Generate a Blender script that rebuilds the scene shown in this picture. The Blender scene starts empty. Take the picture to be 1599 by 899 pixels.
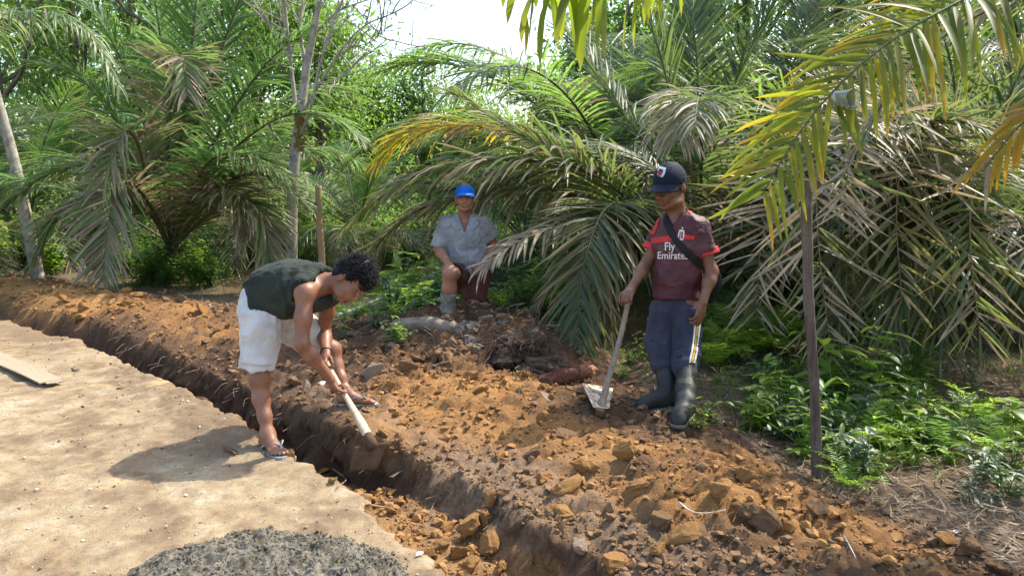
import bpy, bmesh, math, random
import numpy as np
from mathutils import Vector, Matrix, noise as mnoise
from mathutils.bvhtree import BVHTree
random.seed(7)
RNG = np.random.default_rng(11)
SC = bpy.context.scene
COL = SC.collection
rad = math.radians

# ------------------------------------------------------------------ camera
F_PX, CX, CY = 1180.0, 799.5, 449.5          # focal length and centre, in pixels of the photograph
PITCH = math.atan((449.5 - 287.0) / F_PX)
CAM = np.array([0.0, 0.0, 1.5])
cam_d = bpy.data.cameras.new('camera')
cam_d.sensor_width = 36.0
cam_d.lens = 36.0 * F_PX / 1599.0
cam_d.clip_start = 0.05
cam_d.clip_end = 3000
cam = bpy.data.objects.new('camera', cam_d)
COL.objects.link(cam)
cam.location = CAM
cam.rotation_euler = (math.pi / 2 - PITCH, 0, 0)
SC.camera = cam

# ------------------------------------------------------------------ sky and sun
SUN_DIR = np.array([0.60, 0.42, 0.92]); SUN_DIR /= np.linalg.norm(SUN_DIR)
sun_el = math.asin(SUN_DIR[2]); sun_az = math.atan2(SUN_DIR[0], SUN_DIR[1])
W = bpy.data.worlds.new('World'); SC.world = W; W.use_nodes = True
wn = W.node_tree.nodes; wl = W.node_tree.links
sky = wn.new('ShaderNodeTexSky'); sky.sky_type = 'NISHITA'; sky.sun_disc = False
sky.sun_elevation = sun_el; sky.sun_rotation = sun_az
sky.air_density = 1.2; sky.dust_density = 2.5; sky.ozone_density = 1.0
bgn = wn['Background']; bgn.inputs['Strength'].default_value = 0.15
wl.new(sky.outputs['Color'], bgn.inputs['Color'])
sl = bpy.data.lights.new('sun', 'SUN'); sl.energy = 2.75; sl.angle = rad(0.55); sl.color = (1.0, 0.93, 0.80)
so = bpy.data.objects.new('sun', sl); COL.objects.link(so)
so.rotation_euler = Vector(SUN_DIR).to_track_quat('Z', 'Y').to_euler()
SC.view_settings.view_transform = 'Standard'; SC.view_settings.look = 'None'
SC.view_settings.exposure = 1.47; SC.view_settings.gamma = 1.0
SC.cycles.max_bounces = 7; SC.cycles.diffuse_bounces = 4; SC.cycles.transmission_bounces = 5
SC.cycles.transparent_max_bounces = 8; SC.cycles.caustics_reflective = False; SC.cycles.caustics_refractive = False

# ------------------------------------------------------------------ where a pixel of the photograph lies in the place
def ray(px, py):
    a = (np.asarray(px, float) - CX) / F_PX; b = -(np.asarray(py, float) - CY) / F_PX
    c, s = math.cos(PITCH), math.sin(PITCH)
    return np.stack([a, c + b * s, -s + b * c], -1)
def at(px, py, Y):                    # the point of a pixel's ray at distance Y into the scene
    r = ray(px, py); return CAM + r * (Y / r[..., 1:2])
def gp(px, py, z=0.0):                # where a pixel's ray meets the level z
    r = ray(px, py); return CAM + r * ((z - CAM[2]) / r[..., 2:3])
def pix(p):                           # the pixel of a point
    p = np.asarray(p, float) - CAM; c, s = math.cos(PITCH), math.sin(PITCH)
    d = p[..., 1] * c - p[..., 2] * s; u = p[..., 1] * s + p[..., 2] * c
    return np.stack([CX + F_PX * p[..., 0] / d, CY - F_PX * u / d], -1)
def V3(*a): return np.array(a, float)
def unit(v): v = np.asarray(v, float); return v / (np.linalg.norm(v) + 1e-12)
def sstep(a, b, x): t = np.clip((x - a) / (b - a), 0, 1); return t * t * (3 - 2 * t)

# ------------------------------------------------------------------ noise (numpy)
def _hash(i, j, k, seed):
    n = (i.astype(np.int64) * 374761393 + j.astype(np.int64) * 668265263 + k.astype(np.int64) * 2147483647 + seed * 1274126177) & 0xFFFFFFFF
    n = ((n ^ (n >> 13)) * 1274126177) & 0xFFFFFFFF
    n = ((n ^ (n >> 16)) * 2246822519) & 0xFFFFFFFF
    return ((n ^ (n >> 15)) & 0xFFFFFF) / float(0xFFFFFF)
def vnoise(p, seed=0):                # value noise of an (N,3) or (N,2) array, -1..1
    p = np.asarray(p, float)
    if p.shape[-1] == 2: p = np.concatenate([p, np.zeros(p.shape[:-1] + (1,))], -1)
    f = np.floor(p); t = p - f; i = f.astype(np.int64); t = t * t * t * (t * (t * 6 - 15) + 10)
    r = 0
    zs = (0, 1) if np.any(t[..., 2]) else (0,)
    for a in (0, 1):
        for b in (0, 1):
            for c in zs:
                w = (t[..., 0] if a else 1 - t[..., 0]) * (t[..., 1] if b else 1 - t[..., 1]) * (t[..., 2] if c else 1 - t[..., 2])
                r = r + w * _hash(i[..., 0] + a, i[..., 1] + b, i[..., 2] + c, seed)
    return r * 2 - 1
def fbm(p, scale, octs=4, seed=0, gain=0.5):
    r = 0; a = 1.0; s = 0
    for o in range(octs):
        r = r + a * vnoise(np.asarray(p) * scale, seed + o * 17); s += a; a *= gain; scale *= 2.03
    return r / s
def lumps(p, size, seed=0):           # rounded lumps: cellular, each with its own height
    q = np.asarray(p)[..., :2] / size; f = np.floor(q); best = np.full(q.shape[:-1], -1.0)
    z0 = np.zeros(q.shape[:-1], np.int64)
    for a in (-1, 0, 1):
        for b in (-1, 0, 1):
            i = (f[..., 0] + a).astype(np.int64); j = (f[..., 1] + b).astype(np.int64)
            cx = i + _hash(i, j, z0, seed); cy = j + _hash(i, j, z0 + 1, seed); h = _hash(i, j, z0 + 2, seed)
            r2 = ((q[..., 0] - cx) ** 2 + (q[..., 1] - cy) ** 2) / (0.25 + 0.5 * h)
            best = np.maximum(best, h * np.sqrt(np.clip(1 - r2, 0, 1)))
    return np.clip(best, 0, 1)

# ------------------------------------------------------------------ objects
def mesh_np(name, V, Fs, smooth=False, attrs=None, mats=None, mat_idx=None):
    V = np.asarray(V, np.float32)
    if isinstance(Fs, np.ndarray): Fs = [Fs]
    Fs = [np.asarray(f, np.int32) for f in Fs if len(f)]
    me = bpy.data.meshes.new(name)
    me.vertices.add(len(V)); me.vertices.foreach_set('co', V.ravel())
    loops = np.concatenate([f.ravel() for f in Fs]); tot = np.concatenate([np.full(len(f), f.shape[1], np.int32) for f in Fs])
    start = np.concatenate([[0], np.cumsum(tot)[:-1]]).astype(np.int32)
    me.loops.add(len(loops)); me.loops.foreach_set('vertex_index', loops)
    me.polygons.add(len(tot)); me.polygons.foreach_set('loop_start', start); me.polygons.foreach_set('loop_total', tot)
    if mat_idx is not None: me.polygons.foreach_set('material_index', np.asarray(mat_idx, np.int32))
    me.polygons.foreach_set('use_smooth', np.full(len(tot), bool(smooth)))
    for k, a in (attrs or {}).items():
        at_ = me.attributes.new(k, 'FLOAT', 'POINT'); at_.data.foreach_set('value', np.asarray(a, np.float32))
    for m in (mats or []): me.materials.append(m)
    me.update(calc_edges=True); me.validate(verbose=False)
    return me
def link(name, me, parent=None, label=None, cat=None, group=None, kind=None, loc=None, rot=None, scale=None):
    o = bpy.data.objects.new(name, me); COL.objects.link(o)
    if parent is not None: o.parent = parent
    if loc is not None: o.location = loc
    if rot is not None: o.rotation_euler = rot
    if scale is not None: o.scale = scale if hasattr(scale, '__len__') else (scale,) * 3
    tag(o, label, cat, group, kind); return o
def tag(o, label=None, cat=None, group=None, kind=None):
    if label: o['label'] = label
    if cat: o['category'] = cat
    if group: o['group'] = group
    if kind: o['kind'] = kind
    return o
def thing(name, label, cat, loc=(0, 0, 0), group=None): return link(name, None, None, label, cat, group, loc=loc)

class MB:                              # collects geometry, then becomes one mesh
    def __init__(s): s.V = []; s.F = {3: [], 4: []}; s.n = 0; s.t = []; s.mi = {3: [], 4: []}
    def add(s, V, Fs, tint=0.5, mi=0):
        V = np.asarray(V, float)
        if isinstance(Fs, np.ndarray): Fs = [Fs]
        for f in Fs:
            f = np.asarray(f, np.int64)
            if len(f): s.F[f.shape[1]].append(f + s.n); s.mi[f.shape[1]].append(np.full(len(f), mi))
        s.V.append(V); s.n += len(V)
        s.t.append(np.broadcast_to(np.asarray(tint, float), (len(V),)))
    def mesh(s, name, mats, smooth=False):
        Fs = []; mi = []
        for k in (3, 4):
            if s.F[k]: Fs.append(np.concatenate(s.F[k])); mi.append(np.concatenate(s.mi[k]))
        return mesh_np(name, np.concatenate(s.V), Fs, smooth, {'tint': np.concatenate(s.t)}, mats if isinstance(mats, (list, tuple)) else [mats], np.concatenate(mi))

def frames(P):                         # tangents and two normals along a path
    P = np.asarray(P, float); T = np.gradient(P, axis=0); T /= np.linalg.norm(T, axis=1)[:, None] + 1e-12
    N = np.zeros_like(T); n = np.cross(T[0], V3(0.13, 0.21, 0.97)); 
    if np.linalg.norm(n) < 1e-3: n = np.cross(T[0], V3(1, 0, 0))
    n = unit(n)
    for i in range(len(P)):
        n = unit(n - T[i] * np.dot(n, T[i])); N[i] = n
    return T, N, np.cross(T, N)
def tube(P, R, sides=8, caps=True, flat=None):
    P = np.asarray(P, float); R = np.broadcast_to(np.asarray(R, float), (len(P),)); T, N, B = frames(P)
    a = np.arange(sides) * 2 * math.pi / sides; q = 1.0 if flat is None else flat
    V = (P[:, None] + R[:, None, None] * (np.cos(a)[None, :, None] * N[:, None] + q * np.sin(a)[None, :, None] * B[:, None])).reshape(-1, 3)
    i = np.arange(len(P) - 1)[:, None] * sides; j = np.arange(sides)[None]; k = (j + 1) % sides
    F4 = np.stack([i + j, i + k, i + sides + k, i + sides + j], -1).reshape(-1, 4); F3 = np.zeros((0, 3), int)
    if caps:
        n = len(V); V = np.concatenate([V, P[:1], P[-1:]]); e = (len(P) - 1) * sides; jj = np.arange(sides); kk = (jj + 1) % sides
        F3 = np.concatenate([np.stack([kk, jj, np.full(sides, n)], -1), np.stack([e + jj, e + kk, np.full(sides, n + 1)], -1)])
    return V, [F4, F3]
def spline(pts, n):                    # Catmull-Rom, n samples
    P = np.asarray(pts, float)
    if len(P) == 2: return P[0] + (P[1] - P[0]) * np.linspace(0, 1, n)[:, None]
    Q = np.concatenate([[2 * P[0] - P[1]], P, [2 * P[-1] - P[-2]]]); seg = np.linalg.norm(np.diff(P, axis=0), axis=1); c = np.concatenate([[0], np.cumsum(seg)]); c /= c[-1]
    u = np.linspace(0, 1, n); k = np.clip(np.searchsorted(c, u, 'right') - 1, 0, len(P) - 2); t = ((u - c[k]) / (c[k + 1] - c[k]))[:, None]
    p0, p1, p2, p3 = Q[k], Q[k + 1], Q[k + 2], Q[k + 3]
    return 0.5 * (2 * p1 + (p2 - p0) * t + (2 * p0 - 5 * p1 + 4 * p2 - p3) * t ** 2 + (3 * p1 - p0 - 3 * p2 + p3) * t ** 3)
_ico = {}
def ico(sub):
    if sub not in _ico:
        bm = bmesh.new(); bmesh.ops.create_icosphere(bm, subdivisions=sub, radius=1.0)
        bm.verts.ensure_lookup_table()
        _ico[sub] = (np.array([v.co[:] for v in bm.verts]), np.array([[v.index for v in f.verts] for f in bm.faces])); bm.free()
    return _ico[sub]
def rotz(a): c, s = math.cos(a), math.sin(a); return np.array([[c, -s, 0], [s, c, 0], [0, 0, 1.0]])
def rand_rot(rng):
    q = rng.normal(size=4); q /= np.linalg.norm(q); w, x, y, z = q
    return np.array([[1 - 2 * (y * y + z * z), 2 * (x * y - z * w), 2 * (x * z + y * w)], [2 * (x * y + z * w), 1 - 2 * (x * x + z * z), 2 * (y * z - x * w)], [2 * (x * z - y * w), 2 * (y * z + x * w), 1 - 2 * (x * x + y * y)]])

# ------------------------------------------------------------------ materials
class Nodes:
    def __init__(s, name):
        s.m = bpy.data.materials.new(name); s.m.use_nodes = True; s.t = s.m.node_tree; s.n = s.t.nodes; s.b = s.n['Principled BSDF']; s.out = s.n['Material Output']
    def new(s, typ, **kw):
        n = s.n.new(typ)
        for k, v in kw.items(): setattr(n, k, v)
        return n
    def link(s, a, b): s.t.links.new(a, b)
    def coord(s, kind='Object'):
        return s.new('ShaderNodeTexCoord').outputs[kind]
    def noise(s, scale, detail=5, rough=0.6, vec=None, dist=0.0):
        n = s.new('ShaderNodeTexNoise'); n.inputs['Scale'].default_value = scale; n.inputs['Detail'].default_value = detail
        n.inputs['Roughness'].default_value = rough; n.inputs['Distortion'].default_value = dist
        if vec is not None: s.link(vec, n.inputs['Vector'])
        return n.outputs['Fac']
    def ramp(s, fac, stops):
        r = s.new('ShaderNodeValToRGB'); e = r.color_ramp.elements
        while len(e) > 1: e.remove(e[-1])
        for i, (p, c) in enumerate(stops):
            x = e[0] if i == 0 else e.new(p)
            x.position = p; x.color = (*c, 1) if len(c) == 3 else c
        s.link(fac, r.inputs['Fac']); return r.outputs['Color']
    def mix(s, fac, a, b, mode='MIX'):
        m = s.new('ShaderNodeMix', data_type='RGBA', blend_type=mode)
        for sock, v in ((m.inputs[0], fac), (m.inputs[6], a), (m.inputs[7], b)):
            if hasattr(v, 'is_output'): s.link(v, sock)
            else: sock.default_value = v if not hasattr(v, '__len__') else (*v[:3], 1)
        return m.outputs[2]
    def math(s, op, a, b=None, clamp=False):
        m = s.new('ShaderNodeMath', operation=op); m.use_clamp = clamp
        for i, v in enumerate((a, b)):
            if v is None: continue
            if hasattr(v, 'is_output'): s.link(v, m.inputs[i])
            else: m.inputs[i].default_value = v
        return m.outputs[0]
    def attr(s, name): return s.new('ShaderNodeAttribute', attribute_name=name).outputs['Fac']
    def bump(s, height, strength=0.5, dist=0.01):
        b = s.new('ShaderNodeBump'); b.inputs['Strength'].default_value = strength; b.inputs['Distance'].default_value = dist
        s.link(height, b.inputs['Height']); s.link(b.outputs['Normal'], s.b.inputs['Normal']); return b.outputs['Normal']
    def base(s, c):
        if hasattr(c, 'is_output'): s.link(c, s.b.inputs['Base Color'])
        else: s.b.inputs['Base Color'].default_value = (*c[:3], 1)
    def set(s, **kw):
        for k, v in kw.items(): s.b.inputs[k.replace('_', ' ')].default_value = v

def simple_mat(name, c1, c2=None, rough=0.7, scale=30, bump=0.0, bscale=None, bdist=0.004, spec=0.4, detail=5, metallic=0.0, lo=0.35, hi=0.65):
    N = Nodes(name); co = N.coord()
    if c2 is not None: N.base(N.ramp(N.noise(scale, detail, 0.6, co), [(lo, c1), (hi, c2)]))
    else: N.base(c1)
    N.set(Roughness=rough, Specular_IOR_Level=spec, Metallic=metallic)
    if bump: N.bump(N.noise(bscale or scale * 2, 6, 0.65, co), bump, bdist)
    return N.m
def leaf_mat(name, cols, trans_col, trans=0.38, rough=0.42, spec=0.5, scale=3.0, objvar=0.25, spot=(.105, .075, .035)):
    N = Nodes(name); co = N.coord()
    t = N.attr('tint'); oi = N.new('ShaderNodeObjectInfo').outputs['Random']
    f = N.math('ADD', N.math('MULTIPLY', t, 0.75), N.math('MULTIPLY', N.noise(scale, 3, 0.6, co), 0.5))
    f = N.math('ADD', f, N.math('MULTIPLY', N.math('SUBTRACT', oi, 0.5), objvar))
    f = N.math('SUBTRACT', f, 0.13, True)
    n = len(cols); c = N.ramp(f, [(i / (n - 1), cols[i]) for i in range(n)])
    c = N.mix(N.ramp(N.noise(scale * 14, 5, .7, co), [(.54, (0,) * 3), (.68, (.55,) * 3)]), c, spot)
    N.base(c); N.set(Roughness=rough, Specular_IOR_Level=spec)
    tr = N.new('ShaderNodeBsdfTranslucent')
    N.link(N.mix(0.5, N.mix(1.0, c, (3.2, 3.2, 3.0), 'MULTIPLY'), trans_col), tr.inputs['Color'])
    mx = N.new('ShaderNodeMixShader'); mx.inputs[0].default_value = trans
    N.link(N.b.outputs[0], mx.inputs[1]); N.link(tr.outputs[0], mx.inputs[2]); N.link(mx.outputs[0], N.out.inputs['Surface'])
    return N.m
# ================================================================== the ground
TR = np.array([(1.75, .6), (0.75, 1.6), (0.33, 2.2), (-0.08, 2.78), (-0.60, 3.55), (-1.10, 4.20), (-1.88, 5.05), (-2.66, 5.88), (-4.08, 7.30), (-5.75, 8.55), (-9.5, 11.0), (-16, 14.5)])
EDGE = np.array([(2.6, .8), (2.0, 2.3), (1.72, 2.95), (1.50, 3.42), (1.38, 3.95), (1.18, 4.65), (0.85, 5.35), (0.42, 6.3), (-0.2, 6.9), (-1.15, 7.2), (-2.05, 7.8), (-3.4, 8.7), (-5.8, 10.4), (-8.5, 11.8), (-16, 16)])
def side_dist(x, y, L):               # signed distance to a polyline; positive = to its right going away from the camera is negative x, so positive = far/right side
    best = np.full(x.shape, 1e9); sg = np.ones(x.shape)
    for a, b in zip(L[:-1], L[1:]):
        d = b - a; t = np.clip(((x - a[0]) * d[0] + (y - a[1]) * d[1]) / (d @ d), 0, 1)
        ex = x - a[0] - t * d[0]; ey = y - a[1] - t * d[1]; r = np.hypot(ex, ey)
        s = np.sign(d[1] * ex - d[0] * ey); m = r < best - 1e-9
        best = np.where(m, r, best); sg = np.where(m, s, sg)
    return best * sg
TW = 0.17                            # half width of the trench
def terrain(x, y, detail=True):
    """height and the masks that decide zone and colour"""
    x = np.asarray(x, float); y = np.asarray(y, float); p = np.stack([x, y], -1)
    d = side_dist(x, y, TR); e = side_dist(x, y, EDGE)
    wob = 0.035 * vnoise(p * 2.6, 3) + 0.018 * vnoise(p * 7, 4) + (0.004 * vnoise(p * 23, 5) if detail else 0)
    wide = 0.13 * sstep(4.3, 3.1, y) - 0.02 * sstep(4.3, 5.5, y); dl = d + wob * 0.8; dr = d + wob * 1.2 - wide      # the near end is dug wider
    spoil = sstep(TW - 0.02, TW + 0.25, dr) * sstep(0.18, -0.30, e + 0.12 * vnoise(p * 1.7, 9))
    floorz = -0.26 + 0.14 * sstep(4.5, 3.3, y) + 0.03 * vnoise(p * 5, 6)
    z_road = 0.012 * vnoise(p * 0.9, 20) + 0.006 * vnoise(p * 4, 21)
    # ruts and trodden crust along the trench's left lip
    z_road = z_road + 0.03 * sstep(-0.75, -0.25, d) * (0.4 + 0.6 * vnoise(p * 3.3, 22)) * sstep(3.4, 4.3, y)
    z_road = z_road + sstep(-TW - .45, -TW - .05, d) * (.016 * lumps(p, .09, 27) + .010 * lumps(p, .04, 28)) * sstep(3.2, 4.5, y) * (detail * 1.0)
    z_road = z_road - 0.05 * np.exp(-(((x + 3.35) * .75 + (y - 6.2) * .66) / 0.5) ** 2 - (((x + 3.35) * -.66 + (y - 6.2) * .75) / 0.09) ** 2)
    ridge = 0.075 + 0.05 * np.exp(-((d - 0.95) / 0.5) ** 2) + 0.045 * vnoise(p * 1.1, 30)
    rough = 0.040 * fbm(p, 3.0, 4, 31) + 0.075 * lumps(p + .05 * np.stack([vnoise(p * 7, 84), vnoise(p * 7, 85)], -1), 0.19, 32) * (0.6 + 0.4 * vnoise(p * 1.4, 33))
    if detail: rough = rough + 0.048 * lumps(p + .02 * np.stack([vnoise(p * 14, 80), vnoise(p * 14, 81)], -1), 0.08, 34) + 0.024 * lumps(p + .012 * np.stack([vnoise(p * 25, 82), vnoise(p * 25, 83)], -1), 0.038, 35) + 0.006 * vnoise(p * 60, 36)
    trod = np.exp(-(((x - 0.55) / 0.5) ** 2 + ((y - 3.85) / 0.45) ** 2)) + np.exp(-(((x + 0.4) / 0.5) ** 2 + ((y - 4.0) / 0.4) ** 2))
    z_far = 0.05 + 0.05 * vnoise(p * 0.35, 40) + 0.03 * fbm(p, 2.2, 3, 41) + (0.012 * vnoise(p * 18, 42) if detail else 0)
    zR = spoil * (ridge + rough * (1 - 0.55 * np.clip(trod, 0, 1))) + (1 - spoil) * z_far
    crest = np.clip(1 - np.abs(dr - TW - 0.05) / 0.12, 0, 1); zR = zR + 0.015 * crest * (dr > TW)
    mound = 0.36 * np.exp(-(((x + 0.45) / 0.85) ** 2 + ((y - 6.35) / 0.62) ** 2)) + 0.22 * np.exp(-(((x - 0.15) / 0.55) ** 2 + ((y - 5.75) / 0.4) ** 2))
    hole = 0.20 * np.exp(-(((x + 0.03) / 0.17) ** 2 + ((y - 5.42) / 0.14) ** 2) ** 1.5)
    zR = zR + mound - hole
    wl = sstep(-TW - 0.03, -TW + 0.05, dl); wr = np.clip((dr - TW + 0.10) / 0.12, 0, 1); wr = 0.6 * wr + 0.4 * sstep(0, 1, wr)
    frough = (0.05 * lumps(p, 0.13, 37) + 0.02 * lumps(p, 0.05, 38)) if detail else 0
    z = z_road * (1 - wl) + wl * (1 - wr) * (floorz + frough) + wr * zR
    if detail:
        z = z + (1 - wl) * (0.0040 * vnoise(p * 30, 23) + 0.005 * vnoise(p * 12, 24) + .0035 * vnoise(p * 62, 29) + .006 * np.abs(vnoise(p * 5.5, 19)) + 0.006 * lumps(p, 0.06, 25) * (vnoise(p * 2.2, 26) > 0.25))
    return z, dict(d=d, e=e, dl=dl, dr=dr, wl=wl, wr=wr, spoil=spoil, mound=mound)
def tz(x, y): return float(terrain(np.array([x]), np.array([y]), True)[0][0])
def on_ground(px, py, z0=0.05, it=6):  # the place on the real ground that a pixel shows
    z = z0
    for _ in range(it):
        p = gp(px, py, z); z = tz(p[0], p[1])
    return V3(p[0], p[1], z)

def axis(lo, f0, f1, hi, step, grow):
    mid = list(np.arange(f0, f1, step)); up = [f1]; s = step
    while up[-1] < hi: s = min(s * grow, 25); up.append(up[-1] + s)
    dn = [f0 - step]; s = step
    while dn[-1] > lo: s = min(s * grow, 25); dn.append(dn[-1] - s)
    return np.array(dn[::-1] + mid + up)
gx = axis(-160, -3.2, 2.4, 160, 0.016, 1.05); gy = axis(-6, 2.55, 6.2, 320, 0.017, 1.042)
GX, GY = np.meshgrid(gx, gy); GZ, GM = terrain(GX, GY)
GZ = np.where(np.hypot(GX, GY) > 25, 0.05, GZ)
P2 = np.stack([GX, GY], -1)
# broken trench walls: push the wall faces sideways a little
wallm = np.maximum(np.exp(-((GM['dr'] - TW + 0.04) / 0.075) ** 2), np.exp(-((GM['dl'] + TW - 0.02) / 0.06) ** 2)) * (GY < 11)
P3 = np.stack([GX, GY, GZ * 1.15], -1); kn = 0.065 * (lumps(np.stack([GX - GY, GZ * 1.3], -1), .11, 55) - .4) + 0.034 * (lumps(np.stack([GX - GY, GZ * 1.3], -1) + 3, .05, 56) - .4)
ox = wallm * (0.020 * vnoise(P3 * 9, 51) + 0.014 * vnoise(P3 * 30, 52) - .7 * kn); oy = wallm * (0.020 * vnoise(P3 * 9, 53) + 0.014 * vnoise(P3 * 30, 54) - .7 * kn)
GV = np.stack([GX + ox, GY + oy, GZ], -1)
# where the clay is ochre (1), where it is dark topsoil (0)
def blob(px, py, rx, ry, z=0.1):
    c = gp(px, py, z); return np.exp(-(((GX - c[0]) / rx) ** 2 + ((GY - c[1]) / ry) ** 2))
och = 0.95 * blob(720, 600, .62, .40, .2) + 0.8 * blob(860, 590, .3, .25, .2) + 0.8 * blob(640, 660, .3, .3) + 0.75 * blob(770, 680, .55, .35) + 0.8 * blob(1000, 720, .5, .25) + 0.7 * blob(900, 770, .2, .2) + 0.62 * blob(1150, 790, .55, .45) + 0.6 * blob(1350, 850, .5, .35)
och += 0.75 * np.exp(-((GM['d'] - 0.75 - 0.2 * vnoise(P2 * .8, 61)) / 0.42) ** 2) * sstep(5.6, 6.6, GY) * (0.75 + 0.4 * vnoise(P2 * 1.5, 62)) + 0.9 * blob(90, 480, 1.2, .6) + 0.85 * blob(30, 455, 1.6, .6)
och = np.clip(och * .92 + 0.34 * fbm(P2, 2.6, 4, 60) + .30 * vnoise(P2 * 8, 63) * och, 0, 1)
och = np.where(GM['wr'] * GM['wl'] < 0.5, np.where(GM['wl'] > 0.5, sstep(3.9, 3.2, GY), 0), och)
# dried grey crust near the lip and where people trod
crust = np.clip(np.exp(-((GM['dr'] - 0.36) / 0.2) ** 2) * sstep(6.0, 4.4, GY) * 0.9 + 0.7 * blob(800, 740, .5, .35) + 0.55 * blob(700, 760, .35, .3) + 0.4 * fbm(P2, 3.1, 3, 66) - 0.1, 0, 1)
rut = np.exp(-((GM['d'] + 1.0 + .12 * vnoise(P2 * .9, 74)) / .16) ** 2) + .8 * np.exp(-((GM['d'] + 2.3 + .15 * vnoise(P2 * .8, 75)) / .2) ** 2)
pale = np.clip(0.5 + .42 * fbm(P2, 0.8, 3, 70) + 0.5 * fbm(P2, 6, 4, 71) + .3 * fbm(P2, 17, 3, 72) - .22 * rut - 0.35 * sstep(-0.9, -0.25, GM['d']), 0, 1)
nx, ny = len(gx), len(gy)
I = np.arange(nx * ny).reshape(ny, nx)
Q = np.stack([I[:-1, :-1], I[:-1, 1:], I[1:, 1:], I[1:, :-1]], -1).reshape(-1, 4)
def fm(a): return ((a[:-1, :-1] + a[1:, 1:] + a[:-1, 1:] + a[1:, :-1]) / 4).ravel()
fwl, fwr, fsp, fd = fm(GM['wl']), fm(GM['wr']), fm(np.clip(GM['spoil'], 0, 1)), fm(GM['d'])
zone = np.where(fwl < 0.35, 0, np.where(fwr < 0.85, 1, np.where((fsp > 0.5) | ((fd < 0.5) & (fd > 0) & (fm(GM['e']) < 0)), 2, 3)))

def soil_mat(name, kind):
    N = Nodes(name); co = N.coord(); n1 = N.noise(6, 6, 0.65, co); n2 = N.noise(38, 6, 0.7, co); n3 = N.noise(150, 4, 0.7, co)
    o = N.attr('ochre'); cr = N.attr('crust')
    if kind == 'road':
        pl = N.attr('pale')
        f = N.math('ADD', pl, N.math('MULTIPLY', N.math('SUBTRACT', n1, 0.5), 0.5))
        c = N.ramp(f, [(0.12, (.19, .132, .078)), (0.35, (.265, .194, .118)), (0.58, (.325, .25, .15)), (0.9, (.395, .335, .235))])
        c = N.mix(N.ramp(n2, [(0.38, (.55,) * 3), (0.5, (0,) * 3)]), c, (.21, .15, .10))
        c = N.mix(N.ramp(n3, [(0.60, (0,) * 3), (0.72, (.7,) * 3)]), c, (.52, .47, .40))
        c = N.mix(N.ramp(N.noise(2.3, 5, .6, co, .8), [(.60, (0,) * 3), (.70, (.6,) * 3)]), c, (.52, .37, .19)); c = N.mix(N.ramp(N.noise(1.5, 6, .65, co, .4), [(.55, (0,) * 3), (.70, (.32,) * 3)]), c, (.215, .15, .10))
        N.base(c); h = N.math('ADD', N.math('MULTIPLY', n2, 0.8), N.math('MULTIPLY', n3, 0.45)); N.bump(h, 0.8, 0.014); N.set(Roughness=0.95, Specular_IOR_Level=0.15)
    else:
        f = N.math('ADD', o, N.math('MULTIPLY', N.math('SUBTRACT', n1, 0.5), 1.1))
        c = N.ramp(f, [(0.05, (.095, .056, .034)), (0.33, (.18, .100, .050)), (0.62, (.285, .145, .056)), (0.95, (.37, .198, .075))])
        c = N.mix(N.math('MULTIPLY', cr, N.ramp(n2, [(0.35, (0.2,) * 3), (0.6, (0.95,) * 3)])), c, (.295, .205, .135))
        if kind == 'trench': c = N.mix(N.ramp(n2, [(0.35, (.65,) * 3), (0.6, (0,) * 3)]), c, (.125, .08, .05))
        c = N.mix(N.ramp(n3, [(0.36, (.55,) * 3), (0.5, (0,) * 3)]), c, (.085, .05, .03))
        if kind == 'floor':
            c2 = N.ramp(n2, [(0.3, (.075, .052, .034)), (0.5, (.19, .135, .088)), (0.66, (.30, .225, .155))])
            c = N.mix(N.math('MULTIPLY', N.math('SUBTRACT', 1.0, o), N.ramp(n1, [(0.35, (0.3,) * 3), (0.6, (.92,) * 3)])), c, c2)
        N.base(c); h = N.math('ADD', N.math('ADD', N.math('MULTIPLY', n1, 0.5), n2), N.math('MULTIPLY', n3, 0.5)); N.bump(h, 0.9, 0.02); N.set(Roughness=0.95, Specular_IOR_Level=0.12)
    return N.m
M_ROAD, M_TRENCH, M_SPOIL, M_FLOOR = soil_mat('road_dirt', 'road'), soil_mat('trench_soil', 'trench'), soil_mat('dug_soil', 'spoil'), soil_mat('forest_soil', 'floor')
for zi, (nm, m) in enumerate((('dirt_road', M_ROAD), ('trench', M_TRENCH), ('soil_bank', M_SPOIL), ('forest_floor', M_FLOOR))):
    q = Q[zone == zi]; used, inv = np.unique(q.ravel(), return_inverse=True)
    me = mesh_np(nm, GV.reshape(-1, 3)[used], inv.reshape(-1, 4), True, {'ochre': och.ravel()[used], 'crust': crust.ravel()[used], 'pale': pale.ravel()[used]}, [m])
    link(nm, me, kind='structure')
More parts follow.
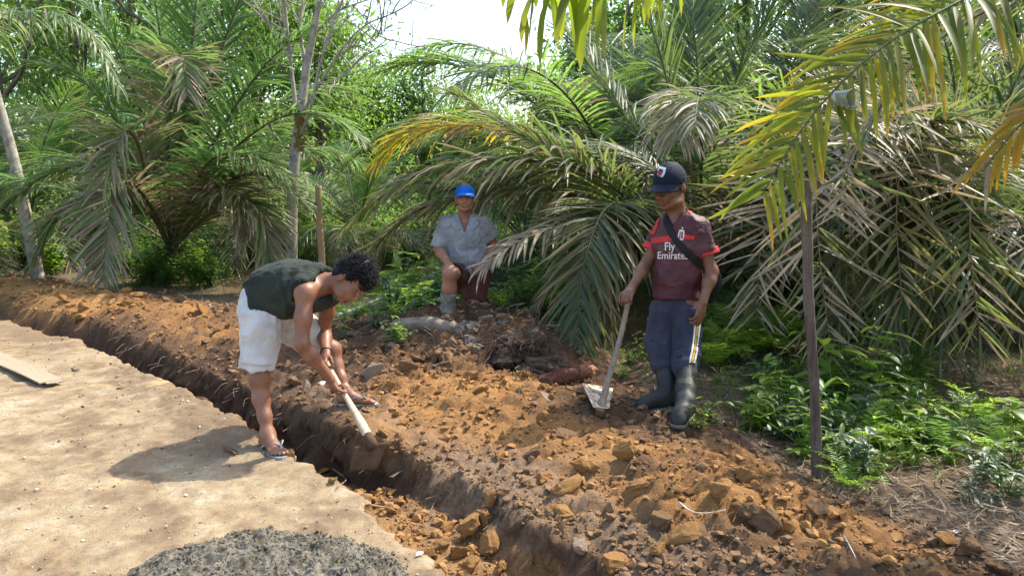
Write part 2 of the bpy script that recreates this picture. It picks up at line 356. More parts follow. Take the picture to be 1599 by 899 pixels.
# ================================================================== clods, stones, crumbs
M_OCHRE = simple_mat('ochre_clay', (.235, .12, .045), (.39, .215, .082), 0.95, 22, 0.8, 60, 0.008, 0.12)
M_BROWN = simple_mat('brown_soil', (.125, .072, .040), (.27, .165, .088), 0.95, 20, 0.8, 60, 0.008, 0.12)
M_GREYSOIL = simple_mat('grey_crust_soil', (.18, .125, .085), (.34, .26, .19), 0.95, 25, 0.7, 70, 0.006, 0.12)
M_PEBBLE = simple_mat('pale_pebble', (.42, .36, .28), (.60, .56, .50), 0.85, 40, 0.4, 90, 0.003, 0.2)
def clod_mesh(seed, n=16, flat=0.75, sub=True):
    r = np.random.default_rng(seed); bm = bmesh.new()
    for _ in range(n):
        v = unit(r.normal(size=3)) * (0.75 + 0.35 * r.random()); v *= (1.0, 0.8, flat); bm.verts.new(v)
    bmesh.ops.convex_hull(bm, input=bm.verts[:]); bmesh.ops.delete(bm, geom=[v for v in bm.verts if not v.link_faces], context='VERTS')
    bmesh.ops.triangulate(bm, faces=bm.faces[:])
    if sub:
        bmesh.ops.subdivide_edges(bm, edges=bm.edges[:], cuts=3, use_grid_fill=True)
        bmesh.ops.smooth_vert(bm, verts=bm.verts[:], factor=0.2, use_axis_x=True, use_axis_y=True, use_axis_z=True)
        V = np.array([v.co[:] for v in bm.verts]); k = 0.12 * vnoise(V * 2.3 + seed, seed) + 0.13 * vnoise(V * 5.5 + seed, seed + 1) + .10 * vnoise(V * 11, seed + 2)
        for v, a in zip(bm.verts, k): v.co *= 1 + a
    bmesh.ops.triangulate(bm, faces=bm.faces[:]); bm.verts.index_update()
    V = np.array([v.co[:] for v in bm.verts]); Fc = np.array([[v.index for v in f.verts] for f in bm.faces]); bm.free(); return V, Fc
CL = [clod_mesh(100 + i, 13 + i % 5, 0.6 + 0.08 * (i % 4)) for i in range(10)]
CLM = {k: [mesh_np('clod', V, Fc, False, {'tint': np.full(len(V), .5)}, [m]) for V, Fc in CL] for k, m in (('o', M_OCHRE), ('b', M_BROWN), ('g', M_GREYSOIL))}
CLT = [clod_mesh(300 + i, 11 + i % 5, 0.7, False) for i in range(12)]
clod_log = []
def clod(px, py, size_px, kind, label, group=None, var=None, sx=1.0, flat=1.0, tilt=0.25, cat='clod', sink=0.3, name='soil_clod', rz=None):
    p = on_ground(px, py, 0.08); s = size_px * 0.5 * p[1] / F_PX
    i = RNG.integers(0, 10) if var is None else var
    o = link(name, CLM[kind][i], None, label, cat, group, loc=p + V3(0, 0, s * (0.62 * flat - sink)))
    o.rotation_euler = (RNG.normal() * tilt, RNG.normal() * tilt, RNG.random() * 6.28 if rz is None else rz); o.scale = (s * sx, s, s * flat)
    clod_log.append((p[0], p[1], s)); return o
# clods one can point at
clod(885, 770, 62, 'o', 'big ochre clod with a flat broken side on the spoil bank', var=0, sx=1.3, name='clay_clod')
clod(880, 800, 55, 'o', 'long ochre clod just below the big flat-sided clod near the trench', var=3, sx=1.5, flat=.7, name='clay_clod')
clod(960, 797, 42, 'g', 'pale grey slab of crusted soil tilted on the brown spoil', var=5, sx=1.1, flat=.5, tilt=.6)
clod(1068, 826, 62, 'o', 'long angular ochre-brown clod beside the thin white twig', var=4, sx=1.4, flat=.75, name='clay_clod')
clod(1030, 815, 48, 'b', 'dark brown block leaning on the long ochre-brown clod', var=2)
clod(1168, 805, 52, 'b', 'blocky brown clod right of the white twig', var=6)
clod(1200, 825, 62, 'b', 'large rounded brown clod in the loose heap below the standing post', var=7)
clod(1145, 830, 34, 'b', 'small upright brown clod at the tip of the white twig', var=8)
clod(1165, 750, 52, 'o', 'ochre lump on the crest of the spoil left of the post', var=9, name='clay_clod')
clod(1210, 758, 68, 'b', 'wide dark clod with a shadowed hollow under it left of the post', var=1, sx=1.4, flat=.7)
clod(1275, 800, 50, 'b', 'round brown clod in loose soil straight below the post', var=0)
clod(1120, 775, 48, 'o', 'yellow-brown clod half buried mid bank before the white twig', var=2, name='clay_clod')
clod(915, 726, 44, 'o', 'bright ochre lump behind the big flat-sided clod', var=6, sx=1.3, name='clay_clod')
clod(905, 738, 22, 'o', 'small round ochre ball beside the bright ochre lump', var=8, name='clay_clod')
clod(972, 728, 44, 'o', 'upright ochre wedge of clay mid bank', var=5, flat=1.3, name='clay_clod')
clod(1000, 760, 60, 'o', 'flat broad ochre cake of clay mid bank', var=7, sx=1.4, flat=.5, name='clay_clod')
clod(848, 652, 34, 'o', 'square ochre block below the hairy root piece', var=3, name='clay_clod')
clod(888, 680, 46, 'b', 'flat brown slab casting a dark shadow below the lying hoe blade', var=4, sx=1.3, flat=.4)
clod(856, 622, 32, 'g', 'pale flat flake of soil under the hairy root piece', var=2, sx=1.4, flat=.4)
clod(700, 650, 40, 'b', 'thin dark slab lying on the ochre slope right of the bent man', var=1, sx=1.4, flat=.35)
clod(1510, 865, 66, 'b', 'large brown clod at the far right edge of the spoil', var=9)
clod(1475, 848, 44, 'o', 'ochre clod on the right edge of the spoil near the thin twigs', var=0, name='clay_clod')
clod(1030, 862, 36, 'o', 'ochre clod low on the bank in front of the long angular clod', var=1, name='clay_clod')
clod(960, 885, 60, 'o', 'broad ochre clod on the trench lip at the bottom edge', var=5, sx=1.3, name='clay_clod')
clod(905, 855, 52, 'g', 'grey-brown slab leaning out over the trench lip', var=6, flat=.7)
clod(680, 555, 30, 'b', 'brown clod on the mound below the grey log', var=7)
clod(590, 548, 26, 'b', 'brown clod at the left foot of the mound', var=3)
clod(362, 705, 30, 'b', 'lone dark clod on the pale road beside the slippered foot', var=4, sx=1.4, flat=.5)
clod(118, 572, 22, 'g', 'small dark lump near the end of the planks on the road', var=3, flat=.5)
clod(188, 607, 22, 'b', 'little brown heap of soil on the road right of the planks', var=5, flat=.6)
clod(318, 622, 22, 'b', 'flat brown clod on the road near the trench lip', var=8, sx=1.5, flat=.5)
# the broken yellow blocks in the trench bottom
for (a, b, s, v, f, l) in [(764, 866, 56, 0, .95, 'largest yellow clay block in the trench bottom against the far wall'), (733, 842, 54, 5, 1.5, 'tall narrow slab of clay standing upright in the trench'),
        (700, 834, 36, 3, 1, 'yellow block left of the upright clay slab in the trench'), (690, 858, 40, 6, .9, 'round-topped yellow block at the left of the trench blocks'),
        (716, 870, 44, 2, .9, 'cracked yellow block in the middle of the trench blocks'), (752, 832, 36, 7, 1, 'ochre block behind the upright slab in the trench'),
        (768, 833, 34, 4, 1.1, 'brown-sided block wedged against the trench wall'), (668, 868, 34, 8, .8, 'yellow block lowest on the left side of the trench'),
        (736, 892, 46, 9, .9, 'yellow block at the bottom edge of the picture in the trench'), (780, 890, 34, 1, .9, 'small yellow block at the foot of the largest trench block'),
        (665, 832, 30, 1, .7, 'flat yellow piece in the shallow end of the trench'), (640, 806, 26, 5, .6, 'flat reddish flake further along the trench floor'),
        (520, 752, 22, 3, .7, 'pale yellow stone where the trench turns dark'), (505, 733, 24, 2, .6, 'flat brown stone in the trench below the slippered foot'),
        (455, 712, 24, 7, .7, 'reddish lump at the trench lip beside the slippered toes'), (612, 800, 26, 8, .7, 'small ochre lump left of the flat reddish flake in the trench'), (585, 782, 24, 6, .6, 'ochre crumb block where yellow soil starts in the trench')]:
    clod(a, b, s, 'o', l, var=v, flat=f, sink=.1, name='clay_clod', tilt=.4)
# clods that nothing tells apart: they share a label by zone
def in_bank(x, y, pad=0.05):
    m = terrain(x, y, False)[1]; return (m['dr'] > TW + pad) & (m['e'] < 0.05)
def och_at(x, y):
    i = np.clip(np.searchsorted(gx, x), 0, nx - 1); j = np.clip(np.searchsorted(gy, y), 0, ny - 1); return och[j, i]
cand = 0
bx = RNG.uniform(-7.5, 2.0, 9000); by = RNG.uniform(2.5, 11, 9000); bm_ = in_bank(bx, by)
bx, by = bx[bm_], by[bm_]; n_ind = 0
men_feet = [(-1.02, 4.75, .17), (0.82, 4.75, .25), (1.0, 4.55, .2), (-0.55, 6.4, .3)]
for x, y in zip(bx, by):
    if n_ind >= 300: break
    keep = 1.0 if y < 5 else 0.62
    if RNG.random() > keep: continue
    if any(math.hypot(x - a, y - b) < r for a, b, r in men_feet): continue
    s = min(0.022 + 0.018 * RNG.pareto(2.0), 0.062) * (1 if y < 5 else 1.6)
    if any(math.hypot(x - a, y - b) < s + c for a, b, c in clod_log): continue
    o_ = och_at(x, y) + RNG.normal() * 0.12; k = 'o' if o_ > 0.42 else ('g' if RNG.random() < .25 else 'b')
    near = y < 4.3
    zone_l = {'o': 'yellow-ochre', 'b': 'dark brown', 'g': 'grey-brown'}[k]
    lab = f'small {zone_l} clod lying loose on the ' + ('near bank right of the trench' if near else 'far bank behind the bent man' if x < -1.2 else 'dug slope below the log')
    o = link('clay_clod' if k == 'o' else 'soil_clod', CLM[k][RNG.integers(0, 10)], None, lab, 'clod', f'{zone_l} loose clods on the ' + ('near bank' if near else 'far bank' if x < -1.2 else 'slope below the log'), loc=(x, y, tz(x, y) + s * .25))
    o.rotation_euler = (RNG.normal() * .5, RNG.normal() * .5, RNG.random() * 6.28); o.scale = (s * RNG.uniform(.9, 1.5), s, s * RNG.uniform(.6, 1)); clod_log.append((x, y, s)); n_ind += 1
def clump(x, y, s): p = np.stack([x, y], -1); return .75 * vnoise(p * 2.4, 200 + s) + .5 * vnoise(p * 7, 210 + s) > RNG.uniform(-.9, .5, len(x))
# crumbs too many to count
def crumbs(name, mat, n, region, smin, smax, mask, a=2.0, flat=(.5, 1)):
    x = RNG.uniform(region[0], region[1], n); y = RNG.uniform(region[2], region[3], n) if not isinstance(region[4] if len(region) > 4 else None, str) else region[2] + (region[3] - region[2]) * RNG.random(n) ** 1.6
    k = mask(x, y); x, y = x[k], y[k]; z = terrain(x, y)[0]; B = MB()
    s = np.minimum(smin * (1 + RNG.pareto(a, len(x))), smax); typ = RNG.integers(0, len(CLT), len(x)); yaw = RNG.random(len(x)) * 6.28
    for t in range(len(CLT)):
        m = typ == t
        if not m.any(): continue
        V, Fc = CLT[t]; R = rand_rot(RNG); Vr = V @ R.T; c, s_ = np.cos(yaw[m])[:, None], np.sin(yaw[m])[:, None]
        fl = RNG.uniform(*flat, m.sum())[:, None]
        X = (Vr[None, :, 0] * c - Vr[None, :, 1] * s_) * s[m][:, None] + x[m][:, None]; Y = (Vr[None, :, 0] * s_ + Vr[None, :, 1] * c) * s[m][:, None] + y[m][:, None]
        Z = Vr[None, :, 2] * s[m][:, None] * fl + z[m][:, None] + 0.25 * s[m][:, None]
        W_ = np.stack([X, Y, Z], -1).reshape(-1, 3); off = (np.arange(m.sum()) * len(V))[:, None, None]
        B.add(W_, (Fc[None] + off).reshape(-1, 3), np.repeat(RNG.random(m.sum()), len(V)))
    return link(name, B.mesh(name, mat, 'gravel' in name), kind='stuff')
crumbs('ochre_crumbs', M_OCHRE, 52000, (-7, 2.0, 2.5, 9.5, 'near'), .0068, .036, lambda x, y: in_bank(x, y, 0) & (och_at(x, y) + RNG.normal(size=len(x)) * .15 > 0.45) & clump(x, y, 1))
crumbs('brown_crumbs', M_BROWN, 46000, (-6, 2.1, 2.5, 8.8, 'near'), .0068, .034, lambda x, y: in_bank(x, y, 0) & (och_at(x, y) + RNG.normal(size=len(x)) * .15 < 0.5) & clump(x, y, 2))
crumbs('lip_crumbs', M_BROWN, 16000, (-6, .8, 2.4, 8.5, 'near'), .006, .03, lambda x, y: np.abs(terrain(x, y, False)[1]['dr'] - TW - .05) < .09 + .05 * RNG.normal(size=len(x)))
crumbs('trench_rubble', M_OCHRE, 3600, (-1.2, .45, 2.4, 3.9), .008, .04, lambda x, y: (terrain(x, y, False)[1]['dl'] > -TW + .06) & (terrain(x, y, False)[1]['dr'] < TW - .10))
crumbs('road_gravel', M_PEBBLE, 2600, (-6, .2, 2.5, 7.5, 'near'), .003, .014, lambda x, y: side_dist(x, y, TR) < -TW - .05, 2.4)
crumbs('road_crumbs', M_BROWN, 3600, (-6, .2, 2.5, 8), .003, .02, lambda x, y: (side_dist(x, y, TR) < -TW - .03) & (side_dist(x, y, TR) + RNG.exponential(.35, len(x)) > -.30), 2.2)
crumbs('road_dust_crumbs', M_GREYSOIL, 9000, (-6, .2, 2.5, 8, 'near'), .0022, .014, lambda x, y: side_dist(x, y, TR) < -TW - .03, 2.4)
# ================================================================== bodies and clothes: smooth-blended volumes turned into one surface
class Field:
    def __init__(s, lo, hi, h=0.005):
        s.lo = np.array(lo, float); s.h = h; s.n = np.ceil((np.array(hi) - s.lo) / h).astype(int) + 1
        s.g = np.full(s.n, 0.12, np.float32)
    def box(s, lo, hi):
        a = np.clip(np.floor((np.asarray(lo) - s.lo) / s.h).astype(int), 0, s.n - 1); b = np.clip(np.ceil((np.asarray(hi) - s.lo) / s.h).astype(int) + 1, 1, s.n)
        if np.any(b <= a): return None, None
        sl_ = tuple(slice(i, j) for i, j in zip(a, b))
        ax = [(s.lo[k] + s.h * np.arange(a[k], b[k])).astype(np.float32) for k in range(3)]
        return sl_, np.stack(np.meshgrid(*ax, indexing='ij'), -1)
    def comb(s, sl_, d, k, op):
        g = s.g[sl_]
        if op == 'add':
            h = np.clip(k - np.abs(g - d), 0, None) / max(k, 1e-6); s.g[sl_] = np.minimum(g, d) - h * h * k * 0.25
        elif op == 'sub':
            d = -d; h = np.clip(k - np.abs(g - d), 0, None) / max(k, 1e-6); s.g[sl_] = np.maximum(g, d) + h * h * k * 0.25
    def cone(s, a, b, ra, rb, k=0.02, w=None, q=1.0, op='add', capa=False, capb=False, grow=0.0):
        a = np.asarray(a, float); b = np.asarray(b, float); m = max(ra, rb) * max(1, q) + k + 0.03 + abs(grow)
        sl_, P = s.box(np.minimum(a, b) - m, np.maximum(a, b) + m)
        if sl_ is None: return
        d = b - a; L = np.linalg.norm(d); u = d / L; o = P - a.astype(np.float32); t0 = o @ u.astype(np.float32)
        t = np.clip(t0 / L, 0, 1); o = o - (t * L)[..., None] * u.astype(np.float32)
        if w is not None:
            w = np.asarray(w, float); w = unit(w - u * (w @ u)); c = o @ w.astype(np.float32)
            rr = np.sqrt(np.maximum((o * o).sum(-1) - c * c, 0) + (c / q) ** 2)
        else: rr = np.sqrt((o * o).sum(-1))
        dist = rr - (ra + (rb - ra) * t) - grow
        if capa: dist = np.maximum(dist, -t0)
        if capb: dist = np.maximum(dist, t0 - L)
        s.comb(sl_, dist, k, op)
    def ell(s, c, r, R=None, k=0.02, op='add', grow=0.0):
        c = np.asarray(c, float); r = np.asarray(r, float) + grow; m = r.max() + k + 0.03
        sl_, P = s.box(c - m, c + m)
        if sl_ is None: return
        o = P - c.astype(np.float32)
        if R is not None: o = o @ np.asarray(R, np.float32)      # columns of R are the axes
        r = r.astype(np.float32); k0 = np.sqrt(((o / r) ** 2).sum(-1)); k1 = np.sqrt(((o / (r * r)) ** 2).sum(-1)) + 1e-6
        s.comb(sl_, k0 * (k0 - 1) / k1, k, op)
    def plane(s, p, n, k=0.0):           # keep what lies behind the plane
        n = unit(n); ax = [(s.lo[i] + s.h * np.arange(s.n[i])).astype(np.float32) for i in range(3)]
        d = (ax[0][:, None, None] - p[0]) * n[0] + (ax[1][None, :, None] - p[1]) * n[1] + (ax[2][None, None] - p[2]) * n[2]
        s.g = np.maximum(s.g, d.astype(np.float32))
    def surface(s, smooth=1):
        g = s.g; ins = g < 0; n = np.array(g.shape)
        cnt = np.zeros(n - 1, np.uint8)
        for a in (0, 1):
            for b in (0, 1):
                for c in (0, 1): cnt += ins[a:n[0] - 1 + a, b:n[1] - 1 + b, c:n[2] - 1 + c]
        act = (cnt > 0) & (cnt < 8); idx = np.argwhere(act); N = len(idx)
        lut = np.full(n - 1, -1, np.int32); lut[act] = np.arange(N)
        acc = np.zeros((N, 3)); num = np.zeros(N)
        cor = [(a, b, c) for a in (0, 1) for b in (0, 1) for c in (0, 1)]
        val = {q: g[idx[:, 0] + q[0], idx[:, 1] + q[1], idx[:, 2] + q[2]] for q in cor}
        for q in cor:
            for ax in range(3):
                if q[ax] == 0:
                    r = list(q); r[ax] = 1; r = tuple(r); va, vb = val[q], val[r]; m = (va < 0) != (vb < 0)
                    t = np.where(m, va / np.where(m, va - vb, 1), 0); pt = np.array(q, float)[None] + np.zeros((N, 3)); pt[:, ax] = t
                    acc[m] += pt[m]; num[m] += 1
        V = s.lo + s.h * (idx + acc / num[:, None]); Fs = []
        for ax in range(3):
            o1, o2 = (ax + 1) % 3, (ax + 2) % 3
            sa = [slice(None)] * 3; sb = [slice(None)] * 3; sa[ax] = slice(0, n[ax] - 1); sb[ax] = slice(1, n[ax])
            A, B = ins[tuple(sa)], ins[tuple(sb)]; e = np.argwhere(A != B)
            e = e[(e[:, o1] > 0) & (e[:, o2] > 0) & (e[:, o1] < n[o1] - 1) & (e[:, o2] < n[o2] - 1)]
            def cell(d1, d2): c = e.copy(); c[:, o1] -= d1; c[:, o2] -= d2; return lut[c[:, 0], c[:, 1], c[:, 2]]
            q = np.stack([cell(1, 1), cell(0, 1), cell(0, 0), cell(1, 0)], -1); fl = A[tuple(e.T)]
            q[~fl] = q[~fl][:, ::-1]; Fs.append(q)
        Fc = np.concatenate(Fs); Fc = Fc[(Fc >= 0).all(1)]
        for _ in range(smooth):
            S = np.zeros_like(V); C = np.zeros(N)
            for i in range(4):
                j = (i + 1) % 4; np.add.at(S, Fc[:, i], V[Fc[:, j]]); np.add.at(S, Fc[:, j], V[Fc[:, i]]); np.add.at(C, Fc[:, i], 1); np.add.at(C, Fc[:, j], 1)
            V = V * 0.5 + 0.5 * S / np.maximum(C, 1)[:, None]
        return V, Fc
def vnormals(V, Fc):
    a = np.cross(V[Fc[:, 2]] - V[Fc[:, 0]], V[Fc[:, 3 if Fc.shape[1] == 4 else 1]] - V[Fc[:, 1]]); Nn = np.zeros_like(V)
    for i in range(Fc.shape[1]): np.add.at(Nn, Fc[:, i], a)
    return Nn / (np.linalg.norm(Nn, axis=1)[:, None] + 1e-12)
class Prims(list):                       # a recipe of shapes that can be grown or shrunk
    def cone(s, *a, **k): s.append(('cone', a, k)); return s
    def ell(s, *a, **k): s.append(('ell', a, k)); return s
    def into(s, f, grow=0.0, caps=True):
        for t, a, k in s:
            k = dict(k); k['grow'] = k.get('grow', 0) + grow
            if not caps: k.pop('capa', 0); k.pop('capb', 0)
            getattr(f, t)(*a, **k)
def bounds(*prs, pad=0.06):
    pts = []
    for pr in prs:
        for t, a, k in pr:
            if t == 'cone': r = max(a[2], a[3]) * max(1, k.get('q', 1)); pts += [np.asarray(a[0]) - r, np.asarray(a[0]) + r, np.asarray(a[1]) - r, np.asarray(a[1]) + r]
            else: r = np.max(a[1]); pts += [np.asarray(a[0]) - r, np.asarray(a[0]) + r]
    pts = np.array(pts); return pts.min(0) - pad, pts.max(0) + pad
def cloth(prs, planes=(), thick=0.010, h=0.006, wrinkle=(), hollow=True, holes=None, smooth=1, seed=0):
    lo, hi = bounds(prs); f = Field(lo, hi, h); prs.into(f)
    for p, n in planes: f.plane(p, n)
    if hollow:
        g = Field(lo, hi, h); prs.into(g, -thick, caps=False); f.g = np.maximum(f.g, -g.g)
    if holes is not None:
        hh = Field(lo, hi, h); holes.into(hh); f.g = np.maximum(f.g, -hh.g)
    V, Fc = f.surface(smooth); Nn = vnormals(V, Fc)
    for (sc, amp, st) in wrinkle:        # folds: noise stretched along st, ridged
        q = V @ np.diag(1.0 / np.array(st)) * sc; q = q + 0.35 * np.stack([vnoise(q * .7 + 9, seed + 5), vnoise(q * .7 + 3, seed + 6), vnoise(q * .7, seed + 7)], -1)
        r = 1 - np.abs(vnoise(q, seed + 1)) * 1.6; V = V + Nn * (amp * r)[:, None]
    return V, Fc
def basis(Fw, Up):                       # right, forward, up
    Fw = unit(Fw); Up = unit(np.asarray(Up) - Fw * np.dot(Up, Fw)) if False else unit(Up); Fw = unit(Fw - Up * np.dot(Fw, Up)); return np.stack([np.cross(Fw, Up), Fw, Up], 1)
def head_prims(pr, c, B, s=1.0, lean=0.0):
    L = lambda x, y, z: c + B @ (V3(x, y, z) * s)
    E = lambda p, r, k=0.02, op='add': pr.ell(L(*p), V3(*r) * s, R=B, k=k * s, op=op)
    E((0, -.012, .035), (.073, .092, .086), .02); E((0, .030, -.040), (.058 - lean, .060, .080), .03)
    E((0, .068, -.098), (.024, .020, .018), .03)
    for sd in (-1, 1):
        E((sd * .040, .058, -.028), (.022, .022, .020), .025); E((sd * .045, .02, -.085), (.018, .035, .016), .03)
        E((sd * .030, .078, .024), (.026, .013, .009), .014); E((sd * .078, -.018, -.012), (.010, .020, .032), .008)
        E((sd * .031, .097, .002), (.016, .0135, .008), .012, 'sub'); E((sd * .013, .098, -.040), (.010, .012, .009), .008)
        E((sd * .030, .085, -.050), (.012, .012, .020), .02)
    pr.cone(L(0, .086, .012), L(0, .112, -.034), .008 * s, .012 * s, k=.012 * s)
    E((0, .088, -.062), (.022, .012, .012), .012); E((0, .088, -.066), (.024, .010, .0055), .003); E((0, .086, -.077), (.020, .011, .0065), .004)
    E((0, .102, -.0713), (.026, .010, .0018), .003, 'sub'); E((0, .084, -.088), (.018, .012, .004), .006, 'sub')
    return L
def face_bits(o, L, B, s, m_eye, m_iris, m_brow, m_lip=None):
    for sd in (-1, 1):
        V, Fc = ico(2); e = link('eye', mesh_np('eye', (V * .0115 * s) @ B.T + L(sd * .031, .0755, .001), Fc, True, None, [m_eye]), o)
        link('iris', mesh_np('iris', (V * (0.0052, .002, .0052) * s) @ B.T + L(sd * .031, .0862, .0005), Fc, True, None, [m_iris]), e)
        P = np.array([L(sd * x, y, z) for x, y, z in ((.012, .090, .024), (.022, .0925, .029), (.034, .089, .0305), (.047, .079, .024))])
        Vb, Fb = tube(spline(P, 8), np.array([.0035, .0045, .0048, .005, .0048, .004, .003, .0015]) * s, 6); B_ = MB(); B_.add(Vb, Fb); link('eyebrow', B_.mesh('eyebrow', m_brow, True), o)
def hand_prims(pr, wrist, pdir, pnorm, thumb_side, curls=None, s=1.0, spread=0.10, wrap=None):
    """palm from the wrist along pdir; pnorm points out of the back of the hand; thumb_side is +1/-1 along cross(pdir, pnorm). curls: bend per finger joint"""
    u = unit(pdir); n = unit(np.asarray(pnorm) - u * np.dot(pnorm, u)); w = np.cross(u, n) * thumb_side       # w points to the thumb
    c = wrist + u * 0.045 * s
    pr.cone(wrist, wrist + u * .05 * s, .021 * s, .022 * s, k=.015, w=w, q=1.35); pr.cone(wrist + u * .035 * s + w * .018 * s, wrist + u * .085 * s + w * .024 * s, .014 * s, .012 * s, k=.015)
    pr.cone(wrist + u * .035 * s - w * .014 * s, wrist + u * .080 * s - w * .024 * s, .015 * s, .0115 * s, k=.015); pr.cone(wrist + u * .04 * s, wrist + u * .088 * s, .014 * s, .0125 * s, k=.015)
    curls = curls or [(.5, .6, .4)] * 4
    for i, (off, ln) in enumerate(((.027, .072), (.009, .080), (-.009, .074), (-.027, .058))):
        p = wrist + (u * (.088 - .006 * (i == 3)) + w * off) * s; d = unit(u + w * off / .027 * spread); r = (.0092, .0095, .0090, .0080)[i] * s
        for j, fr in enumerate((.45, .30, .25)):
            a = curls[i][j]; ax = w; d = unit(d * math.cos(a) + np.cross(ax, d) * math.sin(a) * (1 if np.dot(np.cross(ax, d), -n) > 0 else -1))
            q = p + d * ln * fr * s; pr.cone(p, q, r, r * .9, k=.004); p = q; r *= .9
    # thumb
    p = wrist + (u * .025 + w * .022 - n * .004) * s; d = unit(u * .75 + w * .62 - n * .25); r = .0125 * s
    tw = wrap if wrap is not None else .35
    for j, ln in enumerate((.040, .032, .026)):
        q = p + d * ln * s; pr.cone(p, q, r, r * .88, k=.008 if j == 0 else .004); p = q; r *= .9; d = unit(d + (u * .35 - w * tw - n * tw) * .9)
def foot_prims(pr, ankle, toe_dir, up=(0, 0, 1), s=1.0, big=1):
    u = unit(toe_dir); n = unit(np.asarray(up) - u * np.dot(up, u)); w = np.cross(u, n) * big       # w to the big toe
    A = lambda a, b, c: ankle + (u * a + w * b + n * c) * s
    pr.cone(A(0, 0, 0), A(-.025, 0, -.045), .034 * s, .030 * s, k=.03); pr.cone(A(.0, 0, -.010), A(.10, .004, -.050), .032 * s, .020 * s, k=.03, w=w, q=1.25)
    pr.cone(A(-.02, 0, -.052), A(.125, .006, -.060), .024 * s, .016 * s, k=.03, w=w, q=1.75)
    for i, (b, l, r) in enumerate(((.030, .185, .0125), (.011, .188, .0092), (-.005, .180, .0088), (-.020, .168, .0085), (-.034, .152, .008))):
        pr.cone(A(.115 - .008 * i, b * .95, -.060), A(l - .018, b * 1.1, -.059), r * s, r * s, k=.008); pr.cone(A(l - .018, b * 1.1, -.059), A(l, b * 1.12, -.066), r * s, r * .9 * s, k=.004)
    return A
def skin_mat(name, c1, c2):
    N = Nodes(name); co = N.coord(); f = N.noise(9, 5, .6, co); c = N.ramp(f, [(.35, c1), (.65, c2)])
    c = N.mix(N.ramp(N.noise(60, 4, .6, co), [(.5, (0,) * 3), (.75, (.35,) * 3)]), c, tuple(x * .62 for x in c1))
    N.base(c); N.set(Roughness=.46, Specular_IOR_Level=.45); N.b.inputs['Subsurface Weight'].default_value = .06; N.b.inputs['Subsurface Radius'].default_value = (.012, .005, .003); N.b.inputs['Subsurface Scale'].default_value = 1.0
    N.bump(N.math('ADD', N.noise(220, 4, .6, co), N.noise(45, 4, .6, co)), .35, .003); return N.m
def cloth_mat(name, c1, c2, rough=.85, weave=900, dirt=None, scale=7):
    N = Nodes(name); co = N.coord(); c = N.ramp(N.noise(scale, 6, .65, co), [(.35, c1), (.68, c2)])
    if dirt is not None: c = N.mix(N.ramp(N.noise(4.5, 6, .7, co, .6), [(.50, (0,) * 3), (.70, (.75,) * 3)]), c, dirt)
    N.base(c); N.set(Roughness=rough, Specular_IOR_Level=.2); N.b.inputs['Sheen Weight'].default_value = .04
    N.bump(N.math('ADD', N.math('MULTIPLY', N.noise(weave, 2, .5, co), .35), N.noise(28, 5, .6, co)), .5, .006); return N.m
def add_surface(name, VF, mat, parent, **kw): return link(name, mesh_np(name, VF[0], VF[1], True, None, [mat]), parent, **kw)
def bvh_of(VF): return BVHTree.FromPolygons([tuple(v) for v in VF[0]], [tuple(int(i) for i in f) for f in VF[1]])
def laid_on(bvh, pxy, lift=0.003):       # a point on a garment, found along the ray of a pixel, lifted a little off the cloth
    d = Vector(unit(ray(pxy[0], pxy[1]))); h = bvh.ray_cast(Vector(CAM), d)
    if h[0] is None: return None
    n = h[1] if h[1].dot(d) < 0 else -h[1]; return np.array(h[0] + n * lift)
def strip_on(bvh, line, width_px, mat, name, parent, n=24, lift=.003, m=4, label=None):
    L = spline(np.array(line, float), n); T = np.gradient(L, axis=0); T /= np.linalg.norm(T, axis=1)[:, None]; W_ = np.broadcast_to(np.asarray(width_px, float), (n,)) if not hasattr(width_px, '__len__') else np.interp(np.linspace(0, 1, n), np.linspace(0, 1, len(width_px)), width_px)
    pts = {}; Vv = []
    for i in range(n):
        for j in range(m + 1):
            q = L[i] + np.array([-T[i, 1], T[i, 0]]) * W_[i] * (j / m - .5); p = laid_on(bvh, q, lift)
            if p is not None: pts[i, j] = len(Vv); Vv.append(p)
    Fc = [[pts[i, j], pts[i + 1, j], pts[i + 1, j + 1], pts[i, j + 1]] for i in range(n - 1) for j in range(m) if all(k in pts for k in ((i, j), (i + 1, j), (i + 1, j + 1), (i, j + 1)))]
    Vv = np.array(Vv); Fc = [f for f in Fc if max(np.linalg.norm(Vv[f[a]] - Vv[f[a - 1]]) for a in range(4)) < .06]
    return link(name, mesh_np(name, Vv, np.array(Fc), True, None, [mat]), parent, label)
# ================================================================== people
M_SKIN_A = skin_mat('tanned_skin', (.205, .088, .050), (.285, .130, .076)); M_SKIN_B = skin_mat('brown_skin', (.25, .115, .07), (.35, .17, .108)); M_SKIN_C = skin_mat('dark_tanned_skin', (.150, .066, .038), (.235, .108, .064))
M_EYE = simple_mat('eye_white', (.14, .11, .095), None, .5); M_IRIS = simple_mat('iris_dark', (.015, .01, .008), None, .15)
M_HAIR = simple_mat('black_hair', (.004, .004, .005), (.010, .010, .012), .55, 60, .8, 160, .006, .3); M_GREYHAIR = simple_mat('greying_hair', (.02, .02, .02), (.16, .15, .14), .5, 200, .8, 300, .003)
def fit_path(pr, pts, rs, **k):
    for i in range(len(pts) - 1): pr.cone(pts[i], pts[i + 1], rs[i], rs[i + 1], **k)
def tuft(VF, amp, sc, seed):
    V, Fc = VF; Nn = vnormals(V, Fc); r = 1 - np.abs(vnoise(V * sc, seed)) * 2; r2 = 1 - np.abs(vnoise(V * sc * 2.1, seed + 1)) * 2
    return V + Nn * (amp * (r * .7 + r2 * .45))[:, None], Fc

